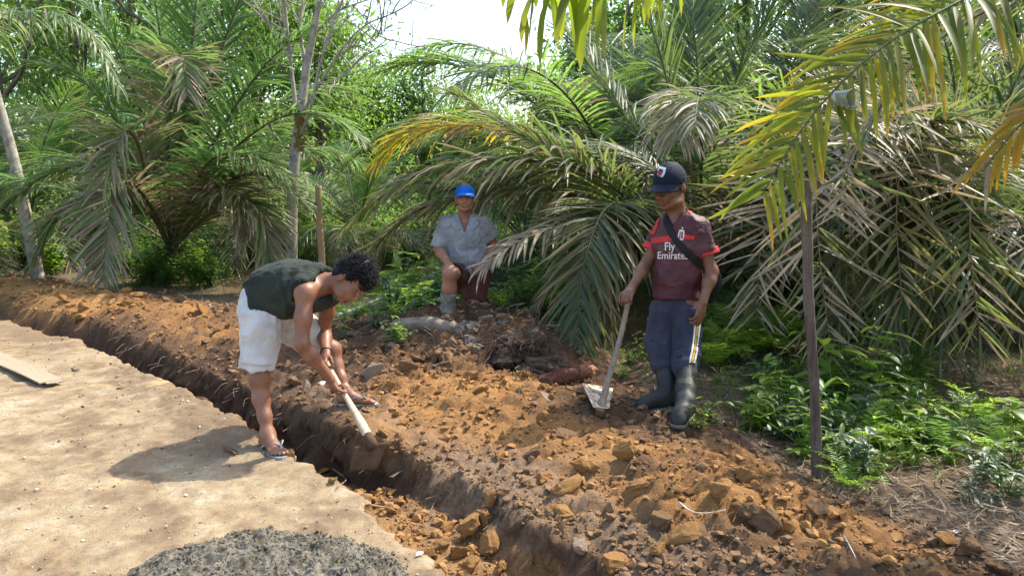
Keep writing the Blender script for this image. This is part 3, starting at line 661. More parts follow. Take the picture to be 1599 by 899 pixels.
# ---- the man bending over the trench --------------------------------------------------------------------------------
def build_bent_man():
    P = lambda x, y, Y: at(x, y, Y)
    fR = on_ground(424, 704, 0); fL = on_ground(549, 631, .1)
    root = thing('person', 'man in dark green sleeveless shirt and white shorts bending over the trench with a hoe', 'person', loc=(0, 0, 0))
    hipR, hipL = P(403, 486, 4.24), P(428, 484, 4.46); kneeR, kneeL = P(404, 590, 4.22), P(517, 546, 4.74)
    ankR, ankL = fR + V3(-.035, .05, .085), fL + V3(-.045, .02, .085)
    pel, waist, chest, upch = P(418, 470, 4.34), P(432, 455, 4.34), P(462, 449, 4.33), P(488, 446, 4.32)
    shR, shL = P(476, 457, 4.13), P(513, 454, 4.50); neck0 = P(508, 442, 4.29)
    B = basis((.56, -.34, -.76), (.80, .0, .60)); hc = P(547, 438, 4.24)
    elR, wrR = P(471, 536, 4.06), P(516, 592, 4.17); elL, wrL = P(506, 519, 4.62), P(509, 551, 4.42)
    lat = unit(shL - shR); hd = unit(P(579, 688, 3.96) - P(505, 556, 4.425))
    pr = Prims()
    pr.cone(pel, waist, .108, .108, k=.05, w=lat, q=1.25); pr.cone(waist, chest, .112, .120, k=.05, w=lat, q=1.3); pr.cone(chest, upch, .120, .100, k=.05, w=lat, q=1.4)
    pr.cone(shR + lat * .05, shL - lat * .05, .062, .062, k=.05); pr.ell(shR, (.055,) * 3, k=.04); pr.ell(shL, (.055,) * 3, k=.04)
    L = head_prims(pr, hc, B, 1.0); pr.cone(neck0, L(0, -.028, -.045), .060, .053, k=.04)
    for hip, knee, ank in ((hipR, kneeR, ankR), (hipL, kneeL, ankL)):
        mid = knee * .62 + ank * .38 + unit(V3(-.4, .5, 0)) * .012
        fit_path(pr, [hip, knee], [.080, .054], k=.04); fit_path(pr, [knee, mid, knee * .3 + ank * .7, ank], [.047, .047, .036, .032], k=.03)
        pr.ell(knee + V3(.012, -.012, 0), (.047,) * 3, k=.05)
    tR, tL = V3(.24, -.30, 0), V3(.95, -.05, 0)
    ftR = foot_prims(pr, ankR, tR, (0, 0, 1), 1.02, -1); ftL = foot_prims(pr, ankL, tL, (0, 0, 1), 1.02, 1)
    for sh, el, wr in ((shR, elR, wrR), (shL, elL, wrL)):
        m = sh * .5 + el * .5; fit_path(pr, [sh, m, el], [.048, .046, .037], k=.03); f = el * .7 + wr * .3; fit_path(pr, [el, f, wr], [.037, .040, .0265], k=.03)
    gR, gL = P(534, 610, 4.225), P(510.5, 566, 4.385)           # where the hands hold the handle
    def grip(wr, g, side):
        u = unit(g - wr); back = unit(np.cross(hd, u)) * side; palm = g + back * .030
        hand_prims(pr, wr, unit(palm - wr) , back, 1 if np.dot(np.cross(u, back), hd) > 0 else -1, [(1.0, 1.25, .8)] * 4, .98, .02, .55)
    grip(wrR, gR, -1 if np.dot(np.cross(hd, gR - wrR), V3(-1, -1, .2)) < 0 else 1); grip(wrL, gL, -1 if np.dot(np.cross(hd, gL - wrL), V3(-1, -1, .2)) < 0 else 1)
    lo, hi = bounds(pr); f = Field(lo, hi, .0052); pr.into(f)
    body = add_surface('body', f.surface(1), M_SKIN_A, root)
    face_bits(root, L, B, 1.0, M_EYE, M_IRIS, M_HAIR)
    # hair
    h = Prims(); E = lambda p, r, k=.02, op='add': h.ell(L(*p), V3(*r), R=B, k=k, op=op)
    E((0, -.024, .046), (.084, .095, .090)); E((0, .035, .092), (.066, .060, .044), .03); E((.02, .076, .086), (.042, .032, .027), .03); E((0, -.075, -.01), (.062, .034, .060), .03); E((.0, -.01, .112), (.062, .068, .036), .03)
    E((0, .095, -.02), (.075, .085, .072), .02, 'sub')
    for sd in (-1, 1): E((sd * .086, -.004, -.018), (.022, .022, .036), .01, 'sub'); E((sd * .05, .075, .028), (.034, .030, .03), .02, 'sub')
    lo, hi = bounds(h); fh = Field(lo, hi, .004); h.into(fh); vf = tuft(fh.surface(1), .004, 30, 3); hair = add_surface('hair', vf, M_HAIR, root)
    Nn = vnormals(*vf); r = np.random.default_rng(5); mb = MB(); up = B @ V3(.1, .5, .86)
    for i in r.choice(len(vf[0]), 3400, replace=False):
        p = vf[0][i]; n = Nn[i]; lc = (p - hc) @ B
        if lc[2] < .0 or lc[1] > .10: continue
        fl = B @ V3(np.sign(lc[0]) * .35, .55 if lc[1] > -.02 else -.3, -.45); fl = unit(fl - n * np.dot(fl, n) + r.normal(size=3) * .45); d = unit(fl * .9 + n * (.45 if lc[2] > .08 else .15)); l = (.02 + .026 * r.random()) * (1 if lc[2] > .05 else .5)
        t, _ = tube(np.array([p - n * .004, p + d * l * .6, p + unit(d + r.normal(size=3) * .3) * l]), [.0022, .0016, .0004], 4); mb.add(t, [_[0], _[1]])
    link('hair_locks', mb.mesh('hair_locks', M_HAIR, True), root, kind='stuff')
    # sleeveless shirt
    s = Prims(); s.cone(P(410, 470, 4.34), waist, .138, .134, k=.05, w=lat, q=1.22); s.cone(waist, chest, .138, .137, k=.05, w=lat, q=1.26); s.cone(chest, upch, .137, .114, k=.05, w=lat, q=1.36)
    s.cone(shR + lat * .02, shL - lat * .02, .078, .078, k=.05); s.cone(upch, neck0, .105, .078, k=.05)
    s.ell(P(452, 478, 4.30), (.10, .14, .05), k=.05)
    ax = unit(upch - pel); hol = Prims(); hol.cone(shR - lat * .16 + V3(0.005, 0, -.03), shR + lat * .012 + V3(0.005, 0, -.01), .082, .070, k=.001, capb=True); hol.cone(shL + lat * .16, shL + lat * -.012, .082, .070, k=.001, capb=True)
    tail = P(403, 461, 4.34); nd = unit(neck0 - upch)
    vf = cloth(s, [(tail, unit(tail - waist) + V3(-.15, 0, -.25)), (neck0 + nd * .005, nd)], .010, .0068, [(6, .016, (2.0, 1, 1.1)), (13, .011, (1, 1.4, 2.2)), (30, .004, (1, 1, 1))], True, hol, 1, 4)
    M_GREEN = cloth_mat('dark_green_cotton', (.018, .024, .019), (.036, .045, .035), .9, 900, (.058, .064, .052)); add_surface('shirt', vf, M_GREEN, root, label='faded dark green sleeveless shirt')
    # white shorts
    t = Prims(); t.cone(P(415, 469, 4.35), P(419, 484, 4.36), .122, .126, k=.05, w=lat, q=1.25)
    hem1 = P(400, 575, 4.22); t.cone(P(408, 492, 4.25), hem1, .102, .090, k=.05, capb=True); knL = hipL + (kneeL - hipL) * .74; t.cone(P(425, 490, 4.44), knL, .112, .092, k=.05, capb=True); t.ell(P(406, 492, 4.33), (.085, .145, .10), k=.05)
    wa = P(414, 462, 4.34); vf = cloth(t, [(wa, unit(waist - pel) + V3(.25, 0, .35))], .010, .0068, [(6, .018, (1, 1, 2.6)), (13, .011, (1.5, 1, 1.2)), (28, .004, (1, 1, 1.5))], True, None, 1, 8)
    M_WHITE = cloth_mat('white_cotton', (.52, .52, .54), (.66, .66, .66), .9, 900, (.47, .41, .34)); add_surface('shorts', vf, M_WHITE, root)
    bv = bvh_of(vf); M_SEAM = simple_mat('seam_thread', (.45, .45, .46)); strip_on(bv, [(386, 455), (391, 478), (404, 485), (404, 462)], 2.0, M_SEAM, 'pocket_seam', root, 30); strip_on(bv, [(377, 567), (400, 570), (423, 569)], 1.5, M_SEAM, 'hem_seam', root, 30)
    # bracelet on the far wrist
    a = np.linspace(0, 2 * math.pi, 20); w1 = unit(wrL - elL); n1 = unit(np.cross(w1, V3(0, 0, 1))); n2 = np.cross(w1, n1); c = wrL - w1 * .012
    mb = MB(); mb.add(*tube(c + .031 * (np.cos(a)[:, None] * n1 + np.sin(a)[:, None] * n2), .0035, 6)); link('bracelet', mb.mesh('bracelet', M_HAIR, True), root)
    return root, dict(hd=hd, gR=gR, gL=gL, ankR=ankR, ankL=ankL, ftR=ftR, ftL=ftL)
bent_man, bm_i = build_bent_man()

def slipper(A, s, label, mats, name='flip_flop'):
    """A(forward, towards the big toe, up) from the ankle"""
    out = [(-.065, .0), (-.06, .022), (-.03, .032), (.03, .030), (.09, .042), (.14, .047), (.18, .042), (.203, .022), (.208, .0), (.195, -.022), (.165, -.040), (.12, -.047), (.06, -.040), (.0, -.034), (-.035, -.030), (-.06, -.018)]
    root = thing(name, label, 'flip-flop', (0, 0, 0), 'blue rubber slippers worn by the bent man')
    V = []; n = len(out)
    for z in (-.077, -.0905): V += [A(a, b, z) for a, b in out]
    V += [A(.07, 0, -.0765), A(.07, 0, -.091)]
    j = np.arange(n); k = (j + 1) % n; Fs = [np.stack([j, k, n + k, n + j], -1), np.concatenate([np.stack([k, j, np.full(n, 2 * n)], -1), np.stack([n + j, n + k, np.full(n, 2 * n + 1)], -1)])]
    mb = MB(); mb.add(np.array(V), Fs); link('sole', mb.mesh('sole', mats[0]), root)
    for sd in (-1, 1):
        pts = spline([A(.145, .018, -.078), A(.135, .022, -.040), A(.085, .022 + sd * .030, -.028), A(.025, sd * .046, -.062), A(.015, sd * .040, -.085)], 16)
        mb = MB(); mb.add(*tube(pts, .0062, 6, True, .6)); link('strap', mb.mesh('strap', mats[1], True), root)
    return root
M_SOLE = simple_mat('slipper_rubber', (.20, .23, .24), (.34, .36, .36), .8, 40); M_STRAP = simple_mat('slipper_strap', (.24, .36, .46), (.40, .48, .52), .5, 40); M_STRAP2 = simple_mat('slipper_strap_dark', (.10, .13, .16), (.2, .24, .26), .5, 40)
slipper(bm_i['ftR'], 1, 'light blue rubber slipper under the foot standing on the pale road', (M_SOLE, M_STRAP)); slipper(bm_i['ftL'], 1, 'grey rubber slipper under the foot planted on the dug soil', (M_SOLE, M_STRAP2))
# ---- the man kneeling behind the log --------------------------------------------------------------------------------
def boot_prims(b, knee, ank, toe, heel_up, top, rt=.072, ra=.050):
    tp = knee + (ank - knee) * top; u = unit(toe - ank); u = unit(u - V3(0, 0, 1) * u[2] * .6); w = np.cross(u, V3(0, 0, 1)); dn = V3(0, 0, -1)
    b.cone(tp, ank + (tp - ank) * .3, rt, ra * 1.08, k=.03, capa=True); b.cone(ank + (tp - ank) * .3, ank, ra * 1.08, ra, k=.03)
    b.cone(ank, ank + dn * .045 - u * .018, ra, .046, k=.03); b.cone(ank + u * .01 + dn * .01, toe - u * .05 + V3(0, 0, .022), ra * .95, .036, k=.03, w=w, q=1.15); b.cone(ank + dn * .052 - u * .015, toe - u * .03, .043, .036, k=.03, w=w, q=1.15)
    return tp, u, w
def boot(parent, knee, ank, toe, top, mats, rt=.072, ra=.05, label=None, seed=0, ground=None, wr=True):
    b = Prims(); tp, u, w = boot_prims(b, knee, ank, toe, 0, top, rt, ra); gz = (ank[2] - .096) if ground is None else ground
    lo, hi = bounds(b); f = Field(lo, hi, .0058); b.into(f); f.plane(V3(0, 0, gz), V3(0, 0, -1))
    g = Field(lo, hi, .0058); gg = Prims(); gg.cone(tp + (tp - ank) * .1, ank + (tp - ank) * .4, rt - .008, ra * .95, k=.01); gg.into(g); f.g = np.maximum(f.g, -g.g)
    V, Fc = f.surface(1); Nn = vnormals(V, Fc)
    if wr:
        r = 1 - np.abs(vnoise(V * np.array([10, 10, 26.0]), seed)) * 1.8; amt = sstep(ank[2] - .01, ank[2] + .06, V[:, 2]) * sstep(ank[2] + .26, ank[2] + .12, V[:, 2]); V = V + Nn * (.006 * r * amt)[:, None]
    o = add_surface('boot', (V, Fc), mats[0], parent, label=label)
    s = Prims(); s.cone(V3(*(ank - u * .018)[:2], gz + .006), V3(*(toe - u * .03)[:2], gz + .006), .050, .043, k=.01, w=w, q=1.0); lo, hi = bounds(s); f = Field(lo, hi, .0045); s.into(f); f.plane(V3(0, 0, gz + .016), V3(0, 0, 1)); f.plane(V3(0, 0, gz - .006), V3(0, 0, -1))
    add_surface('sole', f.surface(0), mats[1], o); return tp
def cap(parent, L, B, s, mat, mbrim, brim_len=.075, brim_drop=.010, dome=(.084, .102, .098), tiltb=0.0, name='cap'):
    h = Prims(); h.ell(L(0, -.010, .036), V3(*dome) * s, R=B, k=.01); lo, hi = bounds(h); f = Field(lo, hi, .004); h.into(f); f.plane(L(0, .09, .036 - tiltb), -(B @ V3(0, -.22 - tiltb * 2, 1)))
    g = Field(lo, hi, .004); g.ell(L(0, -.010, .036), (V3(*dome) - .005) * s, R=B, k=.01); f.g = np.maximum(f.g, -g.g)
    vf = f.surface(1); o = add_surface(name, vf, mat, parent)
    na, nr = 25, 9; V = []
    for layer in (0, 1):
        for i in range(na):
            a = (i / (na - 1) * 2 - 1) * 1.18
            for j in range(nr):
                t = j / (nr - 1); ex = (dome[0] + .001); ey = (dome[1] + .001); x0, y0 = math.sin(a) * ex, math.cos(a) * ey - .010
                ext = brim_len * math.cos(a * 1.28) ** .8 if abs(a * 1.28) < 1.57 else 0; x, y = x0 * (1 + .10 * t), y0 + ext * t
                z = .036 - tiltb + .20 * (y0 - .09) - brim_drop * t - 1.9 * (x ** 2) * (.55 + .6 * t) - layer * .004
                V.append(L(x, y, z + .006))
    V = np.array(V); ii = np.arange(na - 1)[:, None] * nr + np.arange(nr - 1)[None]; q = np.stack([ii, ii + 1, ii + nr + 1, ii + nr], -1).reshape(-1, 4); m = na * nr
    rim = [np.array([[i * nr + nr - 1, i * nr + nr - 1 + m, (i + 1) * nr + nr - 1 + m, (i + 1) * nr + nr - 1] for i in range(na - 1)])]
    mb = MB(); mb.add(V, [q, q[:, ::-1] + m] + rim); link('brim', mb.mesh('brim', mbrim, True), o)
    Vi, Fi = ico(2); link('button', mesh_np('button', (Vi * (.009, .009, .005)) @ B.T + L(0, -.010, .036 + dome[2] * s), Fi, True, None, [mat]), o)
    return o, vf
def build_kneeling_man():
    P = lambda x, y, Y: at(x, y, Y); d = 6.42
    root = thing('person', 'man in blue cap and pale grey shirt kneeling behind the log at the palm fronds', 'person')
    B = basis((.06, -1, -.06), (.02, 0, 1)); hc = P(726, 308, d - .05)
    neck0 = P(727, 341, d + .05); shR, shL = P(697, 350, d + .03), P(757, 351, d + .05); lat = unit(shR - shL)
    chest, waist, pel = P(727, 366, d + .05), P(729, 400, d + .08), P(731, 424, d + .10)
    elR, wrR = P(685, 388, d), P(699, 411, d - .26); elL, wrL = P(771, 384, d + .12), P(757, 409, d - .10)
    hipR, hipL = P(717, 430, d + .06), P(746, 431, d + .06); kneeR, kneeL = P(703, 426, d - .36), P(738, 482, d - .12); ankR = P(699, 487, d - .30); ankL = P(742, 487, d + .28)
    pr = Prims(); pr.cone(pel, waist, .125, .115, k=.05, w=lat, q=1.25); pr.cone(waist, chest, .115, .125, k=.05, w=lat, q=1.3); pr.cone(shR - lat * .05, shL + lat * .05, .06, .06, k=.05)
    L = head_prims(pr, hc, B, .98, .003); pr.cone(neck0 + V3(0, 0, -.03), L(0, -.02, -.05), .062, .055, k=.04)
    pr.cone(hipR, kneeR, .085, .060, k=.04); fit_path(pr, [kneeR, kneeR * .6 + ankR * .4 + V3(0, .012, 0), ankR], [.056, .057, .038], k=.03); pr.cone(hipL, kneeL, .085, .062, k=.04); pr.cone(kneeL, ankL, .056, .045, k=.03)
    for sh, el, wr in ((shR, elR, wrR), (shL, elL, wrL)): fit_path(pr, [sh, el], [.052, .040], k=.03); fit_path(pr, [el, el * .7 + wr * .3, wr], [.040, .042, .028], k=.03)
    hand_prims(pr, wrR, unit(kneeR + V3(.01, -.045, .045) - wrR), V3(-.15, -.5, .85), 1, [(.35, .45, .3)] * 4, .98, .16, .1); hand_prims(pr, wrL, unit(V3(-.6, -.6, -.35)), V3(.1, -.5, .85), -1, [(.4, .5, .4)] * 4, .98, .1, .3)
    lo, hi = bounds(pr); f = Field(lo, hi, .0056); pr.into(f); add_surface('body', f.surface(1), M_SKIN_B, root); face_bits(root, L, B, .98, M_EYE, M_IRIS, M_HAIR)
    h = Prims(); h.ell(L(0, -.022, .03), V3(.079, .092, .088), R=B, k=.01); h.ell(L(0, .085, -.02), V3(.1, .085, .075), R=B, k=.015, op='sub'); h.ell(L(0, -.02, -.07), V3(.1, .12, .05), R=B, k=.01, op='sub')
    lo, hi = bounds(h); f = Field(lo, hi, .004); h.into(f); add_surface('hair', f.surface(1), M_HAIR, root)
    M_BCAP = cloth_mat('blue_cotton', (.008, .125, .60), (.014, .17, .70), .7, 900); cap(root, L, B, .98, M_BCAP, M_BCAP, .050, .020, (.082, .100, .080), .0)
    s = Prims(); s.cone(P(731, 428, d + .10), waist, .152, .140, k=.05, w=lat, q=1.22); s.cone(waist, chest, .140, .132, k=.05, w=lat, q=1.25); s.cone(shR - lat * .05, shL + lat * .05, .066, .066, k=.05); s.cone(chest, neck0 + V3(0, 0, .0), .12, .088, k=.06)
    s.cone(shR, shR + (elR - shR) * .95 , .062, .068, k=.04, capb=True); s.cone(shL, shL + (elL - shL) * .62, .062, .069, k=.04, capb=True)
    hol = Prims(); hol.cone(neck0 + V3(0, -.16, -.135), neck0 + V3(0, -.085, .03), .012, .050, k=.01); hol.cone(neck0 + V3(0, -.085, .03), neck0 + V3(0, -.02, .10), .050, .10, k=.01)
    M_GREY = cloth_mat('pale_grey_cotton', (.225, .24, .262), (.335, .35, .37), .85, 900, (.17, .16, .15)); vf = cloth(s, [(neck0 + V3(0, 0, .03), V3(0, .25, 1)), (P(731, 434, d + .1), V3(0, 0, -1))], .01, .0075, [(7, .013, (1, 1, 1.8)), (16, .008, (1.3, 1, 1)), (34, .003, (1, 1, 1))], True, hol, 1, 12); add_surface('shirt', vf, M_GREY, root)
    for sd in (-1, 1):                   # the two collar leaves
        c = neck0; pts = np.array([c + V3(sd * .062, .02, .055), c + V3(sd * .075, -.04, .035), c + V3(sd * .058, -.10, -.015), c + V3(sd * .026, -.128, -.085)]); pts2 = pts + np.array([V3(sd * .035, .02, -.035), V3(sd * .045, -.012, -.04), V3(sd * .055, -.022, -.03), V3(sd * .038, -.012, -.01)])
        Pn, Qn = spline(pts, 9), spline(pts2, 9); V = np.concatenate([Pn, (Pn + Qn) / 2 + V3(0, -.012, .006), Qn, Pn + V3(0, -.004, -.004), Qn + V3(0, .004, -.006)]); i = np.arange(8); F4 = np.concatenate([np.stack([a * 9 + i, a * 9 + i + 1, b * 9 + i + 1, b * 9 + i], -1) for a, b in ((0, 1), (1, 2), (3, 4))])
        mb = MB(); mb.add(V, F4); link('collar', mb.mesh('collar', M_GREY, True), root)
    bv = bvh_of(vf); M_SEAMB = simple_mat('grey_seam', (.19, .21, .24)); strip_on(bv, [(737, 366), (749, 364), (749, 380), (743, 383), (737, 380), (737, 366)], .9, M_SEAMB, 'chest_pocket', root, 40, .003, 2); strip_on(bv, [(728, 362), (729, 385), (730, 418)], .9, M_SEAMB, 'button_placket', root, 30, .003, 2)
    t = Prims(); t.cone(P(731, 422, d + .1), P(731, 434, d + .1), .14, .15, k=.05, w=lat, q=1.25); t.cone(hipR, hipR + (kneeR - hipR) * .72, .105, .088, k=.05, capb=True); t.cone(hipL, hipL + (kneeL - hipL) * .82, .11, .088, k=.05, capb=True)
    M_DRED = cloth_mat('dark_red_cotton', (.075, .026, .024), (.115, .042, .038), .85); add_surface('shorts', cloth(t, [], .01, .007, [(10, .007, (1, 1, 2))], True, None, 1, 3), M_DRED, root)
    M_GBOOT = simple_mat('muddy_grey_rubber', (.11, .12, .10), (.22, .215, .18), .75, 14, .5, 50, .006); M_GSOLE = simple_mat('muddy_brown_sole', (.13, .075, .045), (.2, .13, .08), .8, 20)
    kz = tz(ankR[0], ankR[1]); boot(root, kneeR, ankR, ankR + V3(.0, -.19, -.065), .50, (M_GBOOT, M_GSOLE), .066, .05, None, 5); return root
kneeling_man = build_kneeling_man()

# ---- the man standing with a hoe --------------------------------------------------------------------------------
def build_standing_man():
    P = lambda x, y, Y: at(x, y, Y)
    root = thing('person', 'man in navy cap and maroon football shirt standing with a hoe in rubber boots', 'person')
    gR = on_ground(1030, 640, .06); gL = on_ground(1064, 655, .06)
    ankR = P(1043, 612, gR[1] + .06); ankL = P(1071, 625, gL[1] + .05); toeR = V3(*(ankR[:2] + unit(V3(-.95, -.35, 0))[:2] * .215), ankR[2] - .075); toeL = V3(*(ankL[:2] + unit(V3(-.42, -.90, 0))[:2] * .215), ankL[2] - .075)
    d = 4.62; kneeR, kneeL = P(1035, 553, d - .02), P(1071, 558, d - .10); hipR, hipL = P(1037, 474, d + .06), P(1074, 474, d - .04)
    pel, waist, chest, neck0 = P(1056, 470, d + .02), P(1057, 430, d + .02), P(1063, 385, d + .03), P(1059, 338, d + .02)
    shR, shL = P(1038, 359, d + .11), P(1090, 357, d - .05); lat = unit(shL - shR)
    elR, wrR = P(1009, 412, d + .10), P(986, 450, d - .04); elL, wrL = P(1112, 424, d - .10), P(1097, 472, d - .18)
    B = basis((-.70, -.58, -.32), (-.22, -.12, .96)); hc = P(1046, 292, d - .02)
    pr = Prims(); pr.cone(pel, waist, .084, .086, k=.05, w=lat, q=1.25); pr.cone(waist, chest, .092, .108, k=.05, w=lat, q=1.3); pr.cone(chest, neck0 + V3(0, .0, -.06), .112, .075, k=.05, w=lat, q=1.3); pr.cone(shR + lat * .04, shL - lat * .04, .054, .054, k=.05)
    L = head_prims(pr, hc, B, 1.07, .006); pr.cone(neck0 + V3(0, 0, -.04), L(0, -.025, -.05), .058, .052, k=.04)
    for hip, knee, ank in ((hipR, kneeR, ankR), (hipL, kneeL, ankL)): pr.cone(hip, knee, .060, .048, k=.02); pr.cone(knee, ank, .05, .035, k=.02)
    for sh, el, wr in ((shR, elR, wrR), (shL, elL, wrL)): fit_path(pr, [sh, sh * .5 + el * .5, el], [.043, .041, .034], k=.03); fit_path(pr, [el, el * .7 + wr * .3, wr], [.034, .036, .0245], k=.03)
    hd = unit(P(938, 646, 4.42) - P(981, 470, 4.52)); top = P(980, 467, 4.53)
    # right hand folded over the end of the handle
    hand_prims(pr, wrR, unit(top + V3(-.005, -.02, .022) - wrR), unit(V3(-.25, -.75, .55)), 1, [(.75, 1.1, .7)] * 4, .98, .03, .5)
    hand_prims(pr, wrL, unit(V3(-.20, -.05, -.97)), unit(V3(.55, -.80, .0)), -1, [(.25, .40, .3), (.3, .5, .35), (.4, .55, .4), (.5, .6, .4)], 1.0, .12, .15)
    lo, hi = bounds(pr); f = Field(lo, hi, .0050); pr.into(f); add_surface('body', f.surface(1), M_SKIN_C, root); face_bits(root, L, B, 1.07, M_EYE, M_IRIS, M_HAIR)
    h = Prims(); h.ell(L(0, -.022, .026), V3(.077, .090, .088) * 1.07, R=B, k=.01); h.ell(L(0, .085, -.02), V3(.1, .080, .085) * 1.07, R=B, k=.015, op='sub'); h.ell(L(0, -.02, -.085), V3(.1, .12, .05), R=B, k=.01, op='sub')
    lo, hi = bounds(h); f = Field(lo, hi, .004); h.into(f); add_surface('hair', tuft(f.surface(1), .003, 90, 2), M_GREYHAIR, root)
    M_NAVY = cloth_mat('navy_cotton', (.006, .009, .022), (.013, .019, .040), .75, 900); co, cvf = cap(root, L, B, 1.07, M_NAVY, M_NAVY, .075, .022, (.087, .106, .104), .006)
    M_PATCHW = simple_mat('patch_white', (.55, .55, .58), None, .8); M_PATCHR = simple_mat('patch_red', (.38, .03, .03), None, .8); M_PATCHK = simple_mat('patch_dark', (.03, .03, .06), None, .8)
    bc = bvh_of(cvf); strip_on(bc, [(1035, 261), (1031, 276)], [10, 12, 12, 11, 8], M_PATCHW, 'cap_badge', co, 10, .0035)
    strip_on(bc, [(1033, 265), (1031, 270)], 6, M_PATCHK, 'badge_panel', co, 6, .0050); strip_on(bc, [(1031.5, 269), (1029.5, 275)], [7, 6, 4], M_PATCHR, 'badge_stripe', co, 8, .0055)
    # shirt
    s = Prims(); s.cone(P(1055, 470, d + .02), waist, .116, .107, k=.05, w=lat, q=1.22); s.cone(waist, chest, .107, .110, k=.05, w=lat, q=1.24); s.cone(chest, neck0 + V3(0, 0, -.045), .118, .080, k=.06, w=lat, q=1.3); s.cone(shR + lat * .035, shL - lat * .035, .062, .062, k=.06)
    sR, sL = shR + (elR - shR) * .62, shL + (elL - shL) * .62; s.cone(shR, shR * .09 + sR * .91, .060, .063, k=.04, capb=True); s.cone(shL, shL * .09 + sL * .91, .060, .065, k=.04, capb=True)
    fw = B[:, 1]; fw = unit(V3(-.6, -.8, 0)); hol = Prims(); hol.cone(neck0 + fw * .115 + V3(0, 0, -.045), neck0 + fw * .03 + V3(0, 0, .055), .030, .060, k=.01); hol.cone(neck0 + V3(0, 0, .03), neck0 + V3(0, 0, .15), .062, .075, k=.01)
    N = Nodes('maroon_polyester'); cc = N.coord(); c = N.ramp(N.noise(6, 6, .65, cc), [(.36, (.046, .011, .018)), (.66, (.095, .026, .036))]); c = N.mix(N.ramp(N.noise(3.2, 6, .7, cc, .5), [(.52, (0,) * 3), (.72, (.6,) * 3)]), c, (.16, .075, .075)); N.base(c); N.set(Roughness=.6, Specular_IOR_Level=.35); N.bump(N.noise(30, 5, .6, cc), .5, .006); M_MAR = N.m
    vf = cloth(s, [(neck0 + V3(0, 0, .035), V3(0, .2, 1)), (P(1055, 465, d), V3(0, 0, -1))], .01, .0066, [(7, .011, (1, 1, 2)), (16, .007, (1.2, 1, 1)), (34, .003, (1, 1, 1))], True, hol, 1, 22); add_surface('shirt', vf, M_MAR, root, label='maroon football shirt with red trim')
    M_RED = cloth_mat('red_polyester', (.50, .028, .032), (.66, .05, .052), .6)
    for (a, b, r) in ((shR, sR, .0745), (shL, sL, .0765)):
        u = unit(b - a); cu = Prims(); cu.cone(b - u * .036, b + u * .004, r, r, k=.001, capa=True, capb=True); add_surface('sleeve_cuff', cloth(cu, [], .008, .005, [(16, .003, (1, 1, 1))], True, None, 1, 2), M_RED, root)
    bv = bvh_of(vf); strip_on(bv, [(1018, 376), (1036, 374), (1058, 370), (1085, 371)], [8, 9, 8, 6], M_RED, 'chest_band', root, 30, .0035); strip_on(bv, [(1024, 341), (1021, 352), (1019, 366)], [12, 13, 6], M_RED, 'shoulder_panel', root, 14, .0035); strip_on(bv, [(1069, 321), (1074, 327), (1079, 333)], [6, 7, 3], M_RED, 'collar_trim', root, 14, .0035); strip_on(bv, [(1028, 330), (1033, 336), (1041, 345), (1050, 341), (1066, 330)], 3, M_RED, 'neck_trim', root, 24, .0035)
    # lettering on the shirt front, partly under the strap
    def lettering(txt, x0, y0, size, slant, name='lettering'):
        cu = bpy.data.curves.new('lettering', 'FONT'); cu.body = txt; cu.size = 1.0; cu.resolution_u = 3; cu.offset = .012; to = bpy.data.objects.new('lettering_tmp', cu); me = bpy.data.meshes.new_from_object(to); bpy.data.objects.remove(to); bpy.data.curves.remove(cu)
        bmm = bmesh.new(); bmm.from_mesh(me); bpy.data.meshes.remove(me)
        for v in bmm.verts:
            x = x0 + v.co.x * size; y = y0 - v.co.y * size * 1.25 - (x - x0) * slant; p = laid_on(bv, (x, y), .0045); v.co = p if p is not None else (0, 0, -50)
        bmesh.ops.delete(bmm, geom=[v for v in bmm.verts if v.co.z < -10], context='VERTS'); me = bpy.data.meshes.new(name); bmm.to_mesh(me); bmm.free(); me.materials.append(M_LET); return link(name, me, root)
    M_LET = simple_mat('lettering_white', (.74, .70, .70), None, .6)
    lettering('Fly', 1038, 391, 14.5, .02); lettering('Emirates', 1027, 404, 13.5, -.005)
    strip_on(bv, [(1065, 359), (1064, 366), (1063, 375)], [7, 9.5, 9, 6], M_LET, 'crest', root, 10, .0045); cr = strip_on(bv, [(1062.5, 362), (1061.5, 373)], 2, M_RED, 'crest_stripe', root, 8, .0062, 2); strip_on(bv, [(1065.5, 362), (1064.5, 373)], 2, M_PATCHK, 'crest_stripe', root, 8, .0062, 2); strip_on(bv, [(1066, 355), (1065.6, 357.5)], 2.2, M_LET, 'crest_star', root, 4, .0045, 2)
    # track trousers
    t = Prims(); t.cone(P(1055, 456, d + .02), P(1055, 484, d + .02), .086, .096, k=.04, w=lat, q=1.25)
    hemR, hemL = kneeR + (ankR - kneeR) * .24 + V3(0, 0, 0), kneeL + (ankL - kneeL) * .20
    t.cone(P(1037, 486, d + .05), P(1032, 535, d + .01), .080, .084, k=.02); t.cone(P(1032, 535, d + .01), hemR, .082, .070, k=.02); t.cone(P(1072, 486, d - .03), P(1071, 540, d - .08), .080, .079, k=.02); t.cone(P(1071, 540, d - .08), hemL, .077, .068, k=.02)
    M_TR = cloth_mat('navy_track_cotton', (.030, .034, .058), (.058, .062, .090), .9, 900, (.075, .072, .085)); vt = cloth(t, [], .01, .007, [(7, .014, (1, 1, 2.6)), (15, .009, (1.4, 1, .8)), (30, .003, (1, 1, 1))], True, None, 1, 31); add_surface('trousers', vt, M_TR, root)
    M_YEL = simple_mat('stripe_yellow', (.55, .36, .04), None, .8); bt = bvh_of(vt)
